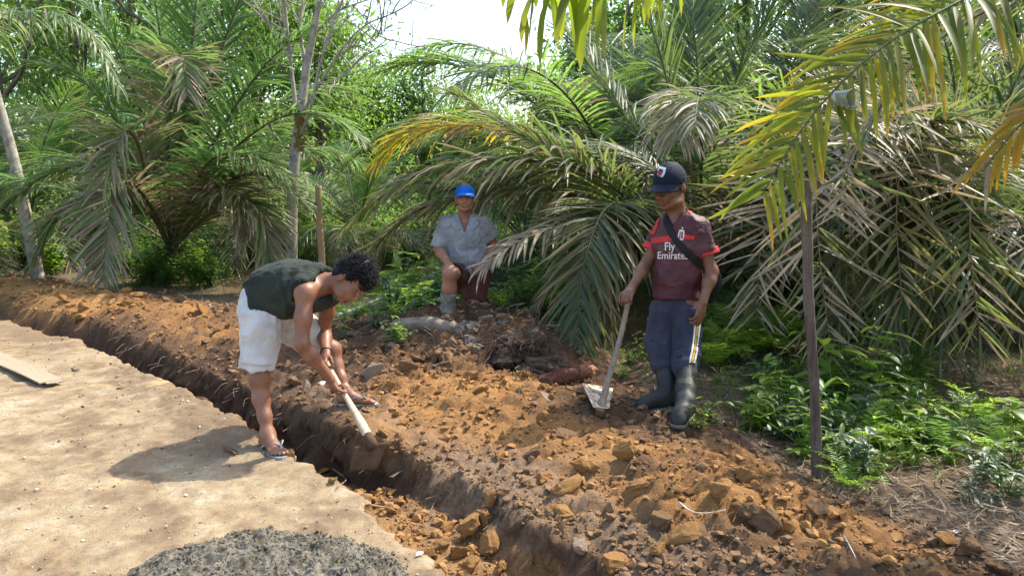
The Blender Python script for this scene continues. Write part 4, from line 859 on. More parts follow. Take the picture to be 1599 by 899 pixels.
    for dx, m, w in ((-5.2, M_LET, 2.6), (-1.6, M_YEL, 3.2), (2.0, M_LET, 2.6)): strip_on(bt, [(1091 + dx, 494), (1089 + dx, 520), (1086 + dx, 545), (1082 + dx, 566)], w, m, 'side_stripe', root, 26, .004, 3)
    M_BK = simple_mat('black_rubber', (.016, .018, .018), (.040, .045, .044), .42, 12, .4, 40, .006, .5); N = M_BK; M_BS = simple_mat('pale_muddy_sole', (.11, .10, .085), (.24, .21, .17), .85, 25)
    M_BK2 = simple_mat('dusty_black_rubber', (.007, .008, .008), (.026, .029, .028), .6, 9, .4, 40, .006, .5)
    boot(root, kneeR, ankR, toeR, .26, (M_BK2, M_BS), .066, .047, None, 7); boot(root, kneeL, ankL, toeL, .24, (M_BK2, M_BS), .065, .047, None, 9)
    # shoulder bag and its strap
    M_BAG = cloth_mat('black_nylon', (.010, .010, .012), (.022, .022, .028), .6, 900)
    bag = thing('shoulder_bag', 'black shoulder bag at the left hip of the standing man in maroon', 'bag')
    strip_pts = [(1040, 331), (1042, 345), (1048, 362), (1060, 380), (1074, 395), (1090, 409), (1098, 418)]
    strip_on(bv, strip_pts, [9, 10, 10, 10, 11, 12, 11], M_BAG, 'strap', bag, 40, .010, 5)
    cB = P(1107, 440, d + .10); bb = Prims(); bb.ell(cB, (.05, .10, .115), R=rotz(.55) , k=.01); lo, hi = bounds(bb); f = Field(lo, hi, .006); bb.into(f); add_surface('pouch', f.surface(1), M_BAG, bag)
    mb = MB(); mb.add(*tube(spline([P(1097, 416, d - .02), P(1106, 423, d + .06), P(1108, 436, d + .1)], 8), .017, 8, True, .3)); link('strap', mb.mesh('strap', M_BAG, True), bag)
    return root, dict(top=top, hd=hd)
standing_man, sm_i = build_standing_man()
# ================================================================== tools, log, stump, posts, planks, cups
def wood_mat(name, c1, c2, grain=(18, 18, 2.2), rough=.75, dark=None, bump=.5):
    N = Nodes(name); co = N.coord(); mp = N.new('ShaderNodeMapping'); mp.inputs['Scale'].default_value = grain; N.link(co, mp.inputs['Vector'])
    f = N.noise(3.0, 8, .7, mp.outputs[0], .6); c = N.ramp(f, [(.32, c1), (.66, c2)]); 
    if dark is not None: c = N.mix(N.ramp(N.noise(7, 6, .7, co), [(.5, (0,) * 3), (.68, (.85,) * 3)]), c, dark)
    N.base(c); N.set(Roughness=rough, Specular_IOR_Level=.25); N.bump(f, bump, .006); return N.m
M_HANDLE = wood_mat('pale_worn_wood', (.42, .31, .20), (.60, .49, .35), dark=(.33, .24, .16)); M_HANDLE2 = wood_mat('grey_worn_wood', (.17, .13, .095), (.30, .24, .175), dark=(.12, .09, .065))
M_STEEL = simple_mat('soil_stained_steel', (.055, .032, .018), (.13, .072, .036), .8, 10, .6, 30, .004, .3)
M_BLADE2 = simple_mat('worn_bright_steel', (.16, .09, .045), (.62, .54, .44), .5, 26, .5, 60, .003, .5, metallic=.2, lo=.42, hi=.56)
def plate(corners, thick, dish, n=10):     # a dished blade between four corners (top-left, top-right, bottom-right, bottom-left)
    a, b, c, d = [np.asarray(q, float) for q in corners]; nr = unit(np.cross(b - a, d - a)); V = []
    for sgn in (0, 1):
        for i in range(n + 1):
            for j in range(n + 1):
                u, v = j / n, i / n; p = (a * (1 - u) + b * u) * (1 - v) + (d * (1 - u) + c * u) * v
                V.append(p + nr * (dish * (1 - (2 * u - 1) ** 2) * (.3 + v * .7) - sgn * thick) + .004 * unit(d - a) * math.sin(u * 9) * v)
    m = (n + 1) ** 2; i = np.arange(n)[:, None] * (n + 1) + np.arange(n)[None]; q = np.stack([i, i + 1, i + n + 2, i + n + 1], -1).reshape(-1, 4); rim = []
    ring = [(0, j) for j in range(n)] + [(i_, n) for i_ in range(n)] + [(n, j) for j in range(n, 0, -1)] + [(i_, 0) for i_ in range(n, 0, -1)]
    ids = [r * (n + 1) + c_ for r, c_ in ring]
    for k in range(len(ids)): rim.append([ids[k], ids[k - 1], ids[k - 1] + m, ids[k] + m])
    return np.array(V), [q, q[:, ::-1] + m, np.array(rim)]
# hoe of the bent man
hoe = thing('hoe', 'hoe with a pale wooden handle and soil-brown blade biting into the trench lip', 'hoe')
hA, hB = at(505, 556, 4.425), at(579, 688, 3.96); u = unit(hB - hA); mb = MB()
pts = spline([hA - u * .01, hA * .6 + hB * .4, hA * .25 + hB * .75 + V3(0, 0, .004), hB], 26); w = np.interp(np.linspace(0, 1, 26), [0, .45, .62, .80, .92, 1], [.0135, .0155, .021, .030, .030, .024]); mb.add(*tube(pts, w, 12, True, .72)); link('handle', mb.mesh('handle', M_HANDLE, True), hoe)
tl, tr_ = at(553, 697, 3.93), at(605, 689, 3.98); br, bl = at(589, 733, 3.93), at(545, 736, 3.88); mb = MB(); mb.add(*plate((tl, tr_, br, bl), .005, .012)); bl_o = link('blade', mb.mesh('blade', M_STEEL, True), hoe)
mb = MB(); mb.add(*tube([hB - u * .045, hB - u * .01, hB + u * .03, (tl + tr_) / 2 + (br - tr_) * .18], [.028, .031, .030, .018], 12, True, .9)); link('socket', mb.mesh('socket', M_STEEL, True), hoe)
# hoe of the standing man
hoe2 = thing('hoe', 'hoe with a long grey handle held upright by the standing man', 'hoe')
hC = at(982, 466, 4.53); g2 = on_ground(937, 648, .08); u2 = unit(g2 - hC); mb = MB(); pts = spline([hC - u2 * .012, hC * .66 + g2 * .34 + V3(.006, 0, 0), hC * .3 + g2 * .7 + V3(-.004, 0, 0), g2 + V3(0, 0, .02)], 24); mb.add(*tube(pts, np.interp(np.linspace(0, 1, 24), [0, .5, .85, 1], [.0155, .0165, .020, .027]), 12)); link('handle', mb.mesh('handle', M_HANDLE2, True), hoe2)
mb = MB(); mb.add(*tube([g2 - u2 * .055, g2 - u2 * .02, g2 + u2 * .012], [.027, .031, .029], 12)); link('socket', mb.mesh('socket', M_STEEL, True), hoe2)
q = [on_ground(908, 622, .09) + V3(0, 0, .085), on_ground(957, 625, .09) + V3(0, 0, .065), on_ground(951, 650, .09) + V3(0, 0, .05), on_ground(926, 652, .09) + V3(0, 0, .065)]; mb = MB(); mb.add(*plate(q, .003, .003)); link('blade', mb.mesh('blade', M_BLADE2, True), hoe2)

# the grey log in front of the kneeling man
M_LOG = wood_mat('weathered_grey_bark', (.125, .10, .078), (.255, .21, .165), (3, 3, 3), .9, (.08, .06, .045), 1.0)
lg = thing('log', 'weathered grey log lying on the mound before the kneeling man', 'log')
pts = [at(611, 508, 5.92), at(640, 507, 5.88), at(672, 507, 5.84), at(703, 513, 5.80), at(735, 524, 5.76)]; S = spline(pts, 30); V, Fs = tube(S, np.interp(np.linspace(0, 1, 30), [0, .06, .3, .8, 1], [.022, .048, .060, .062, .058]), 18); Nn = V - np.concatenate([np.repeat(S, 18, 0), S[:1], S[-1:]]); V = V + unit(1) * 0 + Nn * (0.16 * vnoise(V * 22, 3) + .12 * vnoise(V * 50, 4))[:, None]
mb = MB(); mb.add(V, Fs); link('trunk_piece', mb.mesh('trunk_piece', M_LOG, True), lg)
M_CUT = wood_mat('pale_cut_wood', (.30, .20, .12), (.44, .31, .19), (9, 9, 9)); mb = MB(); mb.add(*tube([S[-1] - unit(S[-1] - S[-2]) * .004, S[-1] + unit(S[-1] - S[-2]) * .004], [.050, .046], 16)); link('cut_end', mb.mesh('cut_end', M_CUT), lg)
r_ = np.random.default_rng(8); mb = MB()
for _ in range(60):
    p = S[-2] + unit(r_.normal(size=3)) * .05; mb.add(*tube(spline([p, p + r_.normal(size=3) * .03, p + r_.normal(size=3) * .05 + V3(.03, -.02, -.03)], 5), .0018, 4, False))
link('loose_fibres', mb.mesh('loose_fibres', M_LOG), lg, kind='stuff')

# rotten palm stump: a ragged fibrous ring round a dark hollow
M_FIB = simple_mat('dark_root_fibre', (.040, .028, .022), (.12, .085, .062), .9, 30, .8, 90, .01, .15); M_REDF = simple_mat('reddish_root_fibre', (.10, .045, .030), (.22, .105, .070), .85, 25, .8, 80, .008, .15); M_CORE = simple_mat('fresh_cut_root', (.33, .155, .075), (.48, .26, .14), .8, 30, .5, 60, .004)
M_ASH = simple_mat('ashy_root_crust', (.085, .068, .055), (.21, .175, .145), .95, 25, .8, 70, .008, .12); stump = thing('palm_stump', 'rotten fibrous palm stump around a dark hollow on the mound', 'stump')
def lump_mesh(c, r, R, seed, amp=.28, sub=4):
    V, Fc = ico(sub); k = 1 + amp * vnoise(V * 2.2 + seed, seed) + amp * .6 * vnoise(V * 6 + seed, seed + 1) + amp * .4 * vnoise(V * 14, seed + 2); return (V * k[:, None] * r) @ np.asarray(R).T + c, Fc
for i, (x, y, Y, r, l) in enumerate([(738, 521, 5.82, (.16, .12, .10), 'grey crusty knob'), (815, 548, 5.50, (.27, .16, .15), 'dark fibrous root mat'), (706, 560, 5.42, (.17, .13, .12), 'grey brown root mat'), (850, 575, 5.30, (.22, .14, .085), 'dark trailing root mat'), (752, 545, 5.68, (.20, .15, .10), 'ashy crust')]):
    V, Fc = lump_mesh(at(x, y, Y), V3(*r), rotz(i * .9), 40 + i, .3); link('root_mass', mesh_np('root_mass', V, Fc, False, {'tint': np.full(len(V), .5)}, [(M_ASH if i in (0, 4) else M_FIB if i in (1, 3) else M_BROWN)]), stump, l)
mb = MB()
for (x0, x1, y0, y1, Y, n) in ((760, 860, 522, 556, 5.42, 300), (830, 900, 560, 592, 5.2, 140), (650, 760, 525, 580, 5.45, 90)):
    for _ in range(n):
        p = at(r_.uniform(x0, x1), r_.uniform(y0, y1), Y + r_.normal() * .06); dn = V3(r_.normal() * .05, -.03 + r_.normal() * .03, -.02 + r_.normal() * .045)
        mb.add(*tube(spline([p, p + dn + V3(0, 0, .015), p + dn * 2 + r_.normal(size=3) * .03], 6), r_.uniform(.001, .0022), 4, False))
link('root_fibres', mb.mesh('root_fibres', [M_FIB]), stump, kind='stuff')
mb = MB()
for _ in range(46):
    a_ = r_.uniform(670, 880); p = on_ground(a_, r_.uniform(525, 575), .3); hgt = r_.uniform(.04, .14); mb.add(*tube(spline([p - V3(0, 0, .01), p + V3(r_.normal() * .03, r_.normal() * .02, hgt * .6), p + V3(r_.normal() * .07, r_.normal() * .04, hgt)], 6), r_.uniform(.0015, .004), 4, False))
link('broken_rootlets', mb.mesh('broken_rootlets', [M_HANDLE2]), stump, kind='stuff')
# hairy cut root piece
rp = thing('root_piece', 'hairy red-brown root piece with an orange cut end below the stump', 'root')
S = spline([at(822, 607, 5.02), at(850, 597, 5.05), at(885, 587, 5.08), at(915, 580, 5.12)], 26); V, Fs = tube(S, np.interp(np.linspace(0, 1, 26), [0, .15, .5, 1], [.045, .058, .052, .046]), 16); Nn = V - np.concatenate([np.repeat(S, 16, 0), S[:1], S[-1:]]); V = V + Nn * (.14 * vnoise(V * 40, 3) + .1 * vnoise(V * 90, 4))[:, None]; mb = MB(); mb.add(V, Fs); link('root_body', mb.mesh('root_body', M_REDF, True), rp)
e = S[-1]; ue = unit(S[-1] - S[-3]); mb = MB(); mb.add(*lump_mesh(e + ue * .03, V3(.055, .04, .036), np.stack([ue, unit(np.cross(V3(0, 0, 1), ue)), V3(0, 0, 1)], 1), 9, .2, 3)); link('cut_end', mb.mesh('cut_end', M_CORE, False), rp)
mb = MB(); mb.add(*tube([S[0] + unit(S[0] - S[1]) * .006, S[0] - unit(S[0] - S[1]) * .002], [.040, .044], 14)); link('sawn_face', mb.mesh('sawn_face', M_CORE), rp)
mb = MB()
for _ in range(420):
    k = r_.integers(0, 25); p = S[k] + unit(r_.normal(size=3) + V3(0, -.3, .4)) * .052; dd = unit(S[min(k + 1, 25)] - S[k]) * r_.normal() * .03; mb.add(*tube(spline([p, p + dd + r_.normal(size=3) * .012, p + dd * 2 + r_.normal(size=3) * .02], 5), .0014, 4, False))
link('root_hairs', mb.mesh('root_hairs', M_REDF), rp, kind='stuff')

mb = MB()                             # torn roots sticking out of the cut wall of the trench
for _ in range(70):
    k_ = r_.uniform(0, 1); c_ = spline(TR[2:9], 60)[int(k_ * 59)]; yw = c_[1]; nrm_ = V3(.62, .78, 0); wd_ = TW - .05 + (0.13 * float(sstep(4.3, 3.1, yw))); p = V3(c_[0], c_[1], 0) + nrm_ * wd_; p[2] = r_.uniform(-.12, .04); q = p - nrm_ * r_.uniform(.03, .09) + V3(r_.normal() * .03, 0, -r_.uniform(.0, .07)); mb.add(*tube(spline([p + nrm_ * .05, p, q], 6), r_.uniform(.0012, .0032), 4, False))
link('cut_roots', mb.mesh('cut_roots', M_HANDLE2, True), kind='stuff')
# posts
def post(x0, y0, x1, y1, Y, r0, r1, mat, label, seed, sink=.15):
    t = thing('wooden_post', label, 'post', group='bare wooden posts'); a, b = at(x0, y0, Y), at(x1, y1, Y); S = spline([b - unit(a - b) * sink, b, b * .7 + a * .3 + V3(.006, 0, 0), b * .35 + a * .65 + V3(-.007, 0, 0), a], 40); V, Fs = tube(S, np.linspace(r1, r0, 40), 14)
    Nn = V - np.concatenate([np.repeat(S, 14, 0), S[:1], S[-1:]]); V = V + Nn * (.12 * vnoise(V * np.array([30, 30, 7.0]), seed) + .08 * vnoise(V * 40, seed + 1))[:, None]; mb = MB(); mb.add(V, Fs); link('shaft', mb.mesh('shaft', mat, True), t)
    mb = MB(); mb.add(*tube([S[-1] - V3(0, 0, .004), S[-1] + V3(0, 0, .003)], [r0 * .97, r0 * .93], 14)); link('sawn_top', mb.mesh('sawn_top', M_CUT if seed < 5 else M_HANDLE), t); return t
M_POST = wood_mat('dark_weathered_post', (.055, .040, .034), (.15, .115, .095), (14, 14, 1.5), .85, (.20, .165, .14), .9); M_POST2 = wood_mat('tan_post', (.26, .16, .085), (.40, .27, .155), (10, 10, 2), .85)
post(1259, 281, 1275, 752, 3.56, .0255, .0245, M_POST, 'tall dark weathered post standing at the right edge of the dug soil', 6)
post(497, 290, 503, 430, 10.4, .042, .046, M_POST2, 'thin tan post behind the bent man among the weeds', 2)
# planks on the road
M_PLANK = wood_mat('dusty_pale_plank', (.27, .21, .14), (.36, .295, .21), (3, 22, 12), .9, None, .6)
def plank(px0, px1, wd, th, label, dz=0.0):
    a, b = gp(*px0, .02), gp(*px1, .02); u_ = unit((b - a) * V3(1, 1, 0)); n_ = V3(-u_[1], u_[0], 0); L_ = np.linalg.norm(b - a); t = link('plank', None, None, label, 'plank', 'dusty planks on the road', loc=a + V3(0, 0, dz)); t.rotation_euler.z = math.atan2(u_[1], u_[0])
    nL, nW = 24, 4; V = []
    for z in (th, 0):
        for i in range(nL + 1):
            for j in range(nW + 1): V.append((L_ * i / nL + (.01 * math.sin(j * 2.1 + i) if i in (0, nL) else 0), wd * j / nW, z + .004 * math.sin(i * .5)))
    m = (nL + 1) * (nW + 1); i = np.arange(nL)[:, None] * (nW + 1) + np.arange(nW)[None]; q = np.stack([i, i + nW + 1, i + nW + 2, i + 1], -1).reshape(-1, 4); ring = [k * (nW + 1) for k in range(nL + 1)] + [nL * (nW + 1) + k for k in range(1, nW + 1)] + [k * (nW + 1) + nW for k in range(nL - 1, -1, -1)] + [k for k in range(nW - 1, 0, -1)]
    rim = np.array([[ring[k - 1], ring[k], ring[k] + m, ring[k - 1] + m] for k in range(len(ring))]); mb = MB(); mb.add(np.array(V), [q, q[:, ::-1] + m, rim]); o = link('board', mb.mesh('board', M_PLANK), t); return t
plank((62, 602), (-90, 530), -.155, .010, 'nearer dusty plank lying flat on the pale road at the left edge', .012)
plank((100, 598), (-60, 523), .11, .008, 'farther plank with a split end behind the first on the road', .010)
# plastic cups
def clear_plastic():
    N = Nodes('clear_plastic'); N.set(Roughness=.12, Transmission_Weight=.92, IOR=1.25, Alpha=1.0); N.base((.92, .94, .95)); return N.m
M_PLAST = clear_plastic(); M_PLAST2 = simple_mat('milky_plastic_rim', (.62, .66, .68), None, .25, spec=.6)
def cup(loc, axis_, h, r0, r1, label):
    t = thing('plastic_cup', label, 'cup', group='clear plastic drinking cups'); u_ = unit(axis_); prof = [(0.0, r0), (.06, r0), (.55, r0 * .45 + r1 * .55), (.94, r1), (1.0, r1)]; T_ = [loc + u_ * h * p for p, _ in prof]
    V, Fs = tube(T_, [r for _, r in prof], 24, False); mb = MB(); mb.add(V, Fs); V2, _ = tube(T_, [r - .0015 for _, r in prof], 24, False); mb.add(V2, [Fs[0][:, ::-1]]); link('wall', mb.mesh('wall', M_PLAST, True), t)
    mb = MB(); mb.add(*tube([loc, loc + u_ * .003], [r0, r0], 24)); link('base', mb.mesh('base', M_PLAST), t)
    a_ = np.linspace(0, 2 * math.pi, 25); n1 = unit(np.cross(u_, V3(.3, .8, .2))); n2 = np.cross(u_, n1); mb = MB(); mb.add(*tube(loc + u_ * h + r1 * 1.04 * (np.cos(a_)[:, None] * n1 + np.sin(a_)[:, None] * n2), .0014, 6)); link('rim', mb.mesh('rim', M_PLAST, True), t); return t
cup(at(786, 518, 5.72), (0, 0, 1), .088, .028, .040, 'clear plastic cup standing on the mound beside the stump')
cup(at(1306, 154, 2.72), V3(.36, -.9, -.12), .075, .026, .0335, 'clear plastic cup caught sideways in the big palm frond')
# damp mortar heap at the bottom of the picture
M_MORT = simple_mat('damp_grey_mortar', (.095, .083, .060), (.215, .19, .148), .9, 16, .9, 90, .01, .2)
hx = np.arange(-1.85, -.25, .0105); hy = np.arange(2.05, 3.2, .0105); HX, HY = np.meshgrid(hx, hy); p = np.stack([HX, HY], -1)
c0 = gp(400, 930, .05); rr = ((HX - c0[0] + .02) / .56) ** 2 + ((HY - 2.56) / .46) ** 2; rr = rr + .10 * vnoise(p * 6, 3) + .07 * vnoise(p * 16, 4) + .035 * vnoise(p * 40, 5)
Hh = .055 * sstep(1.0, .45, rr) + .020 * lumps(p + .02 * np.stack([vnoise(p * 20, 11), vnoise(p * 20, 12)], -1), .07, 6) * sstep(1.02, .85, rr) + .024 * lumps(p + .012 * np.stack([vnoise(p * 40, 13), vnoise(p * 40, 14)], -1), .034, 7) * sstep(1.03, .93, rr) + .014 * lumps(p, .018, 8) * sstep(1.03, .95, rr); tzz = terrain(HX, HY)[0]; keep = rr < 1.03
I2 = np.arange(HX.size).reshape(HX.shape); q = np.stack([I2[:-1, :-1], I2[:-1, 1:], I2[1:, 1:], I2[1:, :-1]], -1).reshape(-1, 4); kf = keep.ravel()[q].all(1); q = q[kf]; us, inv = np.unique(q.ravel(), return_inverse=True)
Vh = np.stack([HX, HY, tzz + Hh - .012 + .022 * sstep(1.03, .97, rr)], -1).reshape(-1, 3)[us]; link('mortar_heap', mesh_np('mortar_heap', Vh, inv.reshape(-1, 4), False, {'tint': np.full(len(Vh), .5)}, [M_MORT]), None, 'damp grey heap of mixed mortar on the pale road', 'mortar heap')
r8 = np.random.default_rng(31); mh = MB()
for _ in range(9000):
    a_, q_ = r8.random() * 6.283, math.sqrt(r8.random()) * 1.12; x_, y_ = c0[0] - .02 + .56 * q_ * math.cos(a_), 2.56 + .46 * q_ * math.sin(a_)
    if y_ < 2.3 or (q_ > .97 and r8.random() < .75): continue
    j_, i_ = np.clip(int((y_ - hy[0]) / .0105), 0, len(hy) - 1), np.clip(int((x_ - hx[0]) / .0105), 0, len(hx) - 1); z_ = (tzz + np.where(keep, Hh + .01, 0))[j_, i_]; s_ = min(.0026 * (1 + r8.pareto(2.3)), .012); Vc, Fc_ = CLT[r8.integers(0, 12)]; mh.add(Vc * s_ @ rand_rot(r8).T + V3(x_, y_, z_ + s_ * .2), Fc_)
link('mortar_crumbs', mh.mesh('mortar_crumbs', M_MORT), kind='stuff')
# twigs, straw and litter one can point at
M_TWIG = simple_mat('bleached_twig', (.45, .41, .36), (.62, .58, .52), .8, 40); M_TWIG2 = simple_mat('brown_twig', (.20, .13, .08), (.33, .23, .15), .85, 40)
def twig(pp, r, mat, label, up=.012, z0=.1):
    pts = [on_ground(x, y, z0) + V3(0, 0, up) for x, y in pp]; mb = MB(); n = 18; mb.add(*tube(spline(pts, n), np.linspace(r, r * .5, n), 6)); return link('twig', mb.mesh('twig', mat, True), None, label, 'twig')
twig([(1060, 806), (1078, 808), (1100, 818), (1132, 826)], .004, M_TWIG, 'thin white twig lying on the brown bank before the post', .03)
twig([(1318, 845), (1328, 862), (1336, 880)], .003, M_TWIG, 'short grey twig upright in the loose soil below the post', .02); twig([(520, 744), (540, 752), (528, 765)], .005, M_TWIG2, 'bent brown twig on the trench floor under the hoe', .02)
twig([(578, 793), (600, 797), (622, 800)], .006, M_TWIG2, 'reddish stick lying across the shallow trench floor', .02)
pole = [at(528, 492, 8.1), at(556, 482, 8.3), at(585, 470, 8.6), at(602, 462, 8.9)]; mb = MB(); mb.add(*tube(spline(pole, 16), np.linspace(.022, .016, 16), 8)); link('pale_stick', mb.mesh('pale_stick', M_TWIG, True), None, 'pale bare stick lying on the ground behind the bent man', 'stick')
a_, b_ = at(1438, 679, 4.2), at(1600, 684, 4.0); mb = MB(); mb.add(*tube(spline([a_, (a_ + b_) / 2 - V3(0, 0, .008), b_], 10), .0022, 5)); link('string', mb.mesh('string', M_PLAST2), None, 'taut white string stretched low over the litter at right', 'string')
def flake(px, py, s, mat, label, name='dry_leaf', cat='leaf', z0=.1):
    p = on_ground(px, py, z0) + V3(0, 0, .008); V = []; n = 7
    for i in range(n):
        t = i / (n - 1); wd = math.sin(math.pi * min(1, t * .94 + .04)) ** .8 * .32
        for j in (-1, 0, 1): V.append(((t - .5) * s, j * wd * s, .12 * s * abs(j) + .06 * s * math.sin(t * 5)))
    i = np.arange(n - 1)[:, None] * 3 + np.arange(2)[None]; q = np.stack([i, i + 3, i + 4, i + 1], -1).reshape(-1, 4); V = np.array(V); V2 = V - V3(0, 0, .0015); o = link(name, mesh_np(name, np.concatenate([V, V2]), [q[:, ::-1], q + len(V)], True, None, [mat]), None, label, cat, loc=p); o.rotation_euler = (.2, -.15, RNG.random() * 6); return o
M_DRY = simple_mat('dry_pale_leaf', (.40, .34, .27), (.56, .50, .43), .7, 60); flake(508, 668, .10, M_DRY, 'pale dry leaf on the trench lip below the bent man hands')
M_PAPER = simple_mat('white_scrap', (.72, .72, .74), None, .6); flake(656, 867, .035, M_PAPER, 'small white scrap at the road edge beside the yellow trench blocks', 'paper_scrap', 'scrap', 0); flake(1492, 833, .03, M_PAPER, 'tiny white scrap in the dark litter at far right', 'paper_scrap', 'scrap')
# ================================================================== oil palms
M_PALM_L = leaf_mat('palm_leaf_green', [(.020, .056, .028), (.042, .104, .038), (.092, .16, .056), (.18, .20, .09)], (.30, .48, .07), .42, .42, .45)
M_PALM_C = leaf_mat('palm_leaf_olive', [(.016, .044, .026), (.030, .072, .036), (.070, .100, .042), (.17, .135, .055)], (.30, .40, .05), .38, .46, .42)
M_PALM_Y = leaf_mat('palm_leaf_yellowing', [(.040, .085, .014), (.085, .125, .016), (.19, .165, .018), (.36, .16, .02)], (.46, .54, .02), .52, .5, .35)
M_PALM_D = leaf_mat('palm_leaf_dry', [(.085, .065, .038), (.165, .125, .078), (.275, .22, .145), (.40, .335, .235)], (.30, .21, .09), .25, .5, .45)
M_PALM_F = leaf_mat('palm_leaf_far', [(.030, .078, .020), (.058, .125, .030), (.11, .185, .045)], (.38, .56, .06), .46, .38, .55)
M_RACHIS = simple_mat('palm_rachis', (.055, .065, .028), (.12, .11, .045), .6, 30); M_RACHIS_D = simple_mat('dry_rachis', (.17, .12, .06), (.28, .21, .12), .75, 30)
M_PTRUNK = simple_mat('palm_trunk_bases', (.045, .034, .026), (.12, .095, .07), .95, 18, .9, 50, .02)
SUNUP = V3(0, 0, 1)
def leaflet_geo(p0, d0, nrm, L, wd, droop, rng, segs=5, kink=0.0):
    """a folded blade: centre line drooping under its own weight, two halves making a shallow V"""
    pts = [p0]; d = d0.copy(); tw = nrm; ws = []
    for i in range(segs):
        d = unit(d + V3(0, 0, -1) * droop * (0.35 + i / segs) / segs * 2.0); pts.append(pts[-1] + d * L / segs)
    pts = np.array(pts); t = np.linspace(0, 1, segs + 1); w = wd * np.clip(np.minimum(.35 + t * 4.5, 1.0), 0, 1) * np.sqrt(np.clip(1 - t ** 2.2, 0, 1)); w[-1] = wd * .03
    T = np.gradient(pts, axis=0); T /= np.linalg.norm(T, axis=1)[:, None] + 1e-9; side = np.cross(T, nrm); sl = np.linalg.norm(side, axis=1)[:, None]; side = np.where(sl > .15, side / np.maximum(sl, 1e-6), unit(np.cross(d0, nrm) + 1e-6)); up = np.cross(side, T)
    l = pts + side * (w * .5)[:, None] + up * (w * .14)[:, None]; r = pts - side * (w * .5)[:, None] + up * (w * .14)[:, None]
    V = np.stack([l, pts, r], 1).reshape(-1, 3); i = np.arange(segs)[:, None] * 3 + np.arange(2)[None]; return V, np.stack([i, i + 3, i + 4, i + 1], -1).reshape(-1, 4)
def frond_geo(path, n=64, L=.62, wd=.032, up=None, droop=.5, seed=0, ang=(1.15, .45), bare=.12, rad0=.022, vee=.35, jit=1.0, segs=5, short0=.35):
    """rachis (V,Fs) and a list of leaflets ((V,Fs,t,side)) for a frond whose rachis follows path"""
    rng = np.random.default_rng(seed); S = spline(path, 34); T = np.gradient(S, axis=0); T /= np.linalg.norm(T, axis=1)[:, None]
    R = rad0 * np.linspace(1, .14, 34); rv = tube(S, R, 6, True, .8); out = []; u0 = V3(0, 0, 1) if up is None else unit(up); Ltot = np.linalg.norm(np.diff(S, axis=0), axis=1).sum()
    for sd in (-1, 1):
        for i in range(n):
            t = bare + (1 - bare) * (i + .5 + .3 * rng.normal() * jit) / n; t = min(max(t, bare), .997); f = t * 33; k = min(int(f), 32); a = f - k; p = S[k] * (1 - a) + S[k + 1] * a; tg = unit(T[k] * (1 - a) + T[k + 1] * a)
            side = np.cross(tg, u0); side = unit(side) if np.linalg.norm(side) > .05 else V3(1, 0, 0); upl = np.cross(side, tg); s = (t - bare) / (1 - bare)
            th = ang[0] * (1 - s) + ang[1] * s + .10 * rng.normal() * jit; v = vee * (1 if i % 2 else .35) + .16 * rng.normal() * jit
            d = unit(tg * math.cos(th) + (side * sd * math.cos(v) + upl * math.sin(v)) * math.sin(th)); ln = L * (short0 + (1 - short0) * math.sin(min(1, s * 1.9 + .12) * math.pi / 2)) * (1 - .55 * max(0, s - .55) / .45) * (1 + .10 * rng.normal() * jit)
            V, Fq = leaflet_geo(p, d, unit(upl + .25 * rng.normal(size=3) * jit), ln, wd * (.75 + .35 * math.sin(s * math.pi)), max(.05, droop * (1 + .35 * rng.normal() * jit)), rng, segs); out.append((V, Fq, t, sd, rng.random()))
    return rv, out
def tips_of(V, b): return np.clip(b + .55 * np.repeat(np.linspace(0, 1, len(V) // 3), 3) ** 4, 0, 1.3)
def put_frond(parent, path, mats, split=False, name='frond', label=None, tint=None, dead=0.0, **k):
    """a frond under its palm; its leaflets are its own parts when they can be picked apart, else one mass"""
    rv, lf = frond_geo(path, **k); mb = MB(); mb.add(*rv); fr = link(name, mb.mesh(name, mats[1], True), parent, label); rng = np.random.default_rng(k.get('seed', 0) + 99)
    def tn(r, t): return np.clip((tint if tint is not None else .5) + (r - .5) * .8 + (t - .5) * .18, 0, 1)
    if split:
        for V, Fq, t, sd, r in lf: link('leaflet', mesh_np('leaflet', V, Fq, True, {'tint': tips_of(V, tn(r, t))}, [mats[0]]), fr)
    else:
        mb = MB()
        for V, Fq, t, sd, r in lf: mb.add(V, Fq, tips_of(V, tn(r, t)), 1 if (len(mats) > 2 and r < dead) else 0)
        link('leaflets', mb.mesh('leaflets', [mats[0]] + ([mats[2]] if len(mats) > 2 else []), True), fr, kind='stuff')
    return fr
def auto_path(base, az, elev, L, droop, n=7, bend=0.0):
    """a rachis springing from the crown at an angle and arching down under its weight"""
    p = np.array(base, float); pts = [p.copy()]; e = elev; a = az
    for i in range(n):
        d = V3(math.cos(a) * math.cos(e), math.sin(a) * math.cos(e), math.sin(e)); p = p + d * L / n; pts.append(p.copy()); e -= droop / n * (0.5 + 1.1 * i / n); a += bend / n
    return pts
